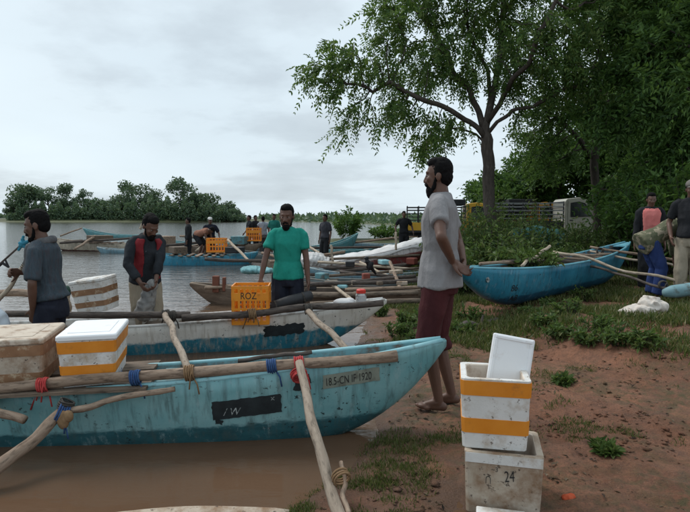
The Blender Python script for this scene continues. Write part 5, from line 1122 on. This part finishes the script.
x, y, k_ = scatter(20000, -.2, 4, 2.2, 6.5, lambda x, y: .55 * sstep(-.1, .4, nz2(x, y, 3, 14)) * (x - np.interp(y, SY, SX) > .0)); x, y = x[k_], y[k_]; k = len(x); b_ = np.stack([x, y, gz_arr(x, y) + .004], 1); d = rvec(k); d[:, 2] *= .25; nn = np.tile(np.array([0, 0, 1.0]), (k, 1)) + .3 * rvec(k); sz = .022 * (.4 + RNG.random(k) ** 2 * 1.8)
V_, F_ = leaves(b_, d, nn, sz, sz * .45); tag(np_mesh('litter', V_, F_, leaf_mat('dead_leaf', [(.02, .014, .010), (.045, .028, .018), (.10, .06, .035), (.16, .12, .08)], .1, .8)), 'dead leaves and twigs scattered on the mud', 'litter', kind='stuff')
# clods of mud
x, y, k_ = scatter(6000, .0, 4, 2.2, 6.5, lambda x, y: .8 * (x - np.interp(y, SY, SX) > .05) * sstep(.1, .45, nz2(x, y, 1.4, 21) + .3 * nz2(x, y, 5, 2))); x, y = x[k_], y[k_]; Vs = []; Fs = []
ico = np.array([(0, 0, 1), (.9, 0, .3), (.28, .85, .3), (-.72, .52, .3), (-.72, -.52, .3), (.28, -.85, .3), (0, 0, -.4)]); icf = [(0, 1, 2), (0, 2, 3), (0, 3, 4), (0, 4, 5), (0, 5, 1), (6, 2, 1), (6, 3, 2), (6, 4, 3), (6, 5, 4), (6, 1, 5)]
for a_, b_, z in zip(x, y, gz_arr(x, y)):
    r_ = .006 + .016 * RNG.random() ** 3; Fs += [tuple(q + len(Vs) for q in f) for f in icf]; Vs += [tuple(q) for q in ico * (1 + .35 * RNG.normal(size=(7, 1))) * r_ * np.array([1.2, 1, .7]) + np.array([a_, b_, z + r_ * .1])]
tag(np_mesh('mud_clods', Vs, Fs, m_ground, smooth=True), 'small clods of red mud on the ground', 'mud', kind='stuff')
q = onz(568, 497, .06); rg_ = thing('rag', 'small orange-red scrap of cloth on the mud right of the stacked boxes', 'scrap', (q.x, q.y, ground_z(q.x, q.y))); mb = MB(); mb.ball((0, 0, .006), (.028, .02, .010)); mb.ball((.02, .01, .008), (.016, .018, .008)); remesh('scrap_body', mb, mat('orange_rag', (.4, .06, .02), (.5, .1, .04), 20, rough=.9), rg_, .003, 1, .004, 60)

# ------------------------------------------------------------------ trucks
def truck(label, X, Y, yaw, cab, cage, body_rails, cm):
    z = ground_z(X, Y); o = thing('truck', label, 'truck', (X, Y, z), yaw); w_ = 1.46
    prof = [(.52, .42), (.52, 1.72), (.60, 1.82), (1.02, 1.86), (1.30, 1.78), (1.66, 1.22), (1.86, 1.05), (1.92, .85), (1.92, .42)]
    rings = []
    for yy, s_ in ((-w_ / 2, 1), (-w_ / 2 + .0, 1), (w_ / 2, 1)):
        rings.append([(x, yy * (1 - .06 * max(0, (zz_ - 1.1)) / .8), zz_) for x, zz_ in prof])
    mb = MB(); mb.loft([rings[0], rings[2]]); c_ = mb.build('cab', cab, o, bevel=.03, seg=3)
    for sg in (-1, 1):
        f = lambda x, zz_, off: (x, sg * (w_ / 2 * (1 - .06 * max(0, zz_ - 1.1) / .8) + off), zz_)
        win = [(.72, 1.18), (.72, 1.66), (1.00, 1.70), (1.20, 1.64), (1.48, 1.20)]
        m2 = MB(); m2.loft([[f(x, q, .004) for x, q in win], [f(x, q, -.02) for x, q in win]]); m2.build('window', m_glass, o)
        fr = MB(); pts_ = [f(x, q, .008) for x, q in win + win[:1]]; fr.tube(pts_, .016, 5); fr.build('window_frame', m_rubber, o)
        dr = MB(); dr.tube([f(.62, .5, .002), f(.62, 1.74, .002)], .006, 4); dr.tube([f(.62, .5, .002), f(1.42, .5, .002)], .006, 4); dr.tube([f(1.42, .5, .002), f(1.52, 1.16, .002)], .006, 4); dr.build('door_seam', m_rubber, o)
        hh = MB(); hh.box((.74, sg * (w_ / 2 + .012), 1.05), (.12, .02, .03)); hh.build('door_handle', m_rubber, o)
        mm = MB(); mm.box((1.56, sg * (w_ / 2 + .12), 1.38), (.05, .12, .2)); mm.tube([(1.52, sg * w_ / 2 * .97, 1.22), (1.56, sg * (w_ / 2 + .10), 1.30)], .012, 5); mm.build('mirror', m_rubber, o, bevel=.01)
        hl_ = MB(); hl_.box((1.90, sg * .52, .80), (.06, .26, .14)); hl_.build('headlight', m_eye, o, bevel=.02)
        for xw in (1.15, -1.15):
            t_ = MB(); t_.tube([(xw, sg * (w_ / 2 - .15), .29), (xw, sg * (w_ / 2 - .14), .29), (xw, sg * (w_ / 2 - .01), .29), (xw, sg * w_ / 2, .29)], [.25, .29, .29, .25], 20); t_.build('wheel', m_rubber, o, smooth=False)
            h_ = MB(); h_.tube([(xw, sg * (w_ / 2 - .01), .29), (xw, sg * (w_ / 2 + .006), .29)], [.16, .14], 14); h_.build('wheel_hub', m_steel, o)
    ws = MB(); ws.loft([[(1.335, -.60, 1.745), (1.335, .60, 1.745), (1.64, .64, 1.27), (1.64, -.64, 1.27)], [(1.32, -.60, 1.735), (1.32, .60, 1.735), (1.62, .64, 1.26), (1.62, -.64, 1.26)]]); ws.build('windscreen', m_glass, o)
    bp_ = MB(); bp_.box((1.95, 0, .52), (.08, 1.44, .16)); bp_.build('bumper', m_rubber, o, bevel=.02)
    bd = MB(); bd.box((-.72, 0, .66), (2.4, 1.5, .09)); bd.box((-.5, 0, .52), (3.0, .5, .14)); bd.build('bed', cm, o)
    for sg in (-1, 1):
        pn = MB(); pn.box((-.72, sg * .74, .86), (2.4, .03, .32)); pn.build('side_board', cab if not body_rails else cm, o, bevel=.006)
        for zz_ in (1.12, 1.26, 1.40, 1.54, 1.66): r_ = MB(); r_.box((-.72, sg * .745, zz_), (2.4, .022, .035)); r_.build('rail', body_rails or cage, o)
        for xx in np.linspace(-1.9, .46, 6): r_ = MB(); r_.box((xx, sg * .74, 1.2), (.04, .028, 1.04)); r_.build('stake', cage, o)
    for xx in (-1.9, .46):
        for zz_ in (1.0, 1.25, 1.5, 1.7): r_ = MB(); r_.box((xx, 0, zz_), (.025, 1.46, .035)); r_.build('rail', cage, o)
    if cab is not m_cream:
        r_ = MB(); r_.box((-.1, 0, 1.86), (1.15, 1.4, .25)); r_.build('roof_load', m_rubber, o, bevel=.03)
    return o
m_cream = mat('cream_paint', (.38, .36, .30), (.46, .44, .37), 3, rough=.4, bump=.05, dirt=(.25, .21, .16), dthr=(.55, .75), dscale=3, spec=.5)
m_yellow = mat('yellow_paint', (.55, .29, .012), (.64, .36, .03), 3, rough=.4, bump=.05, dirt=(.3, .16, .03), dthr=(.55, .75), dscale=3, spec=.5)
m_orange = mat('amber_paint', (.58, .26, .015), (.66, .32, .03), 3, rough=.5, bump=.05, dirt=(.2, .09, .03), dthr=(.5, .7), dscale=3, spec=.4)
m_cage = mat('dark_cage', (.02, .02, .022), (.04, .04, .042), 6, rough=.6)
truck('cream mini truck with a railed open bed parked under the trees', 7.35, 20.0, R(-4), m_cream, m_cage, m_steel, m_cage)
truck('yellow mini truck with a dark caged bed behind the big trunk', 4.55, 23.0, R(-6), m_yellow, m_cage, None, m_cage)
truck('amber mini truck half hidden behind the bed of the cream truck', 8.05, 25.0, R(-3), m_orange, m_cage, None, m_cage)
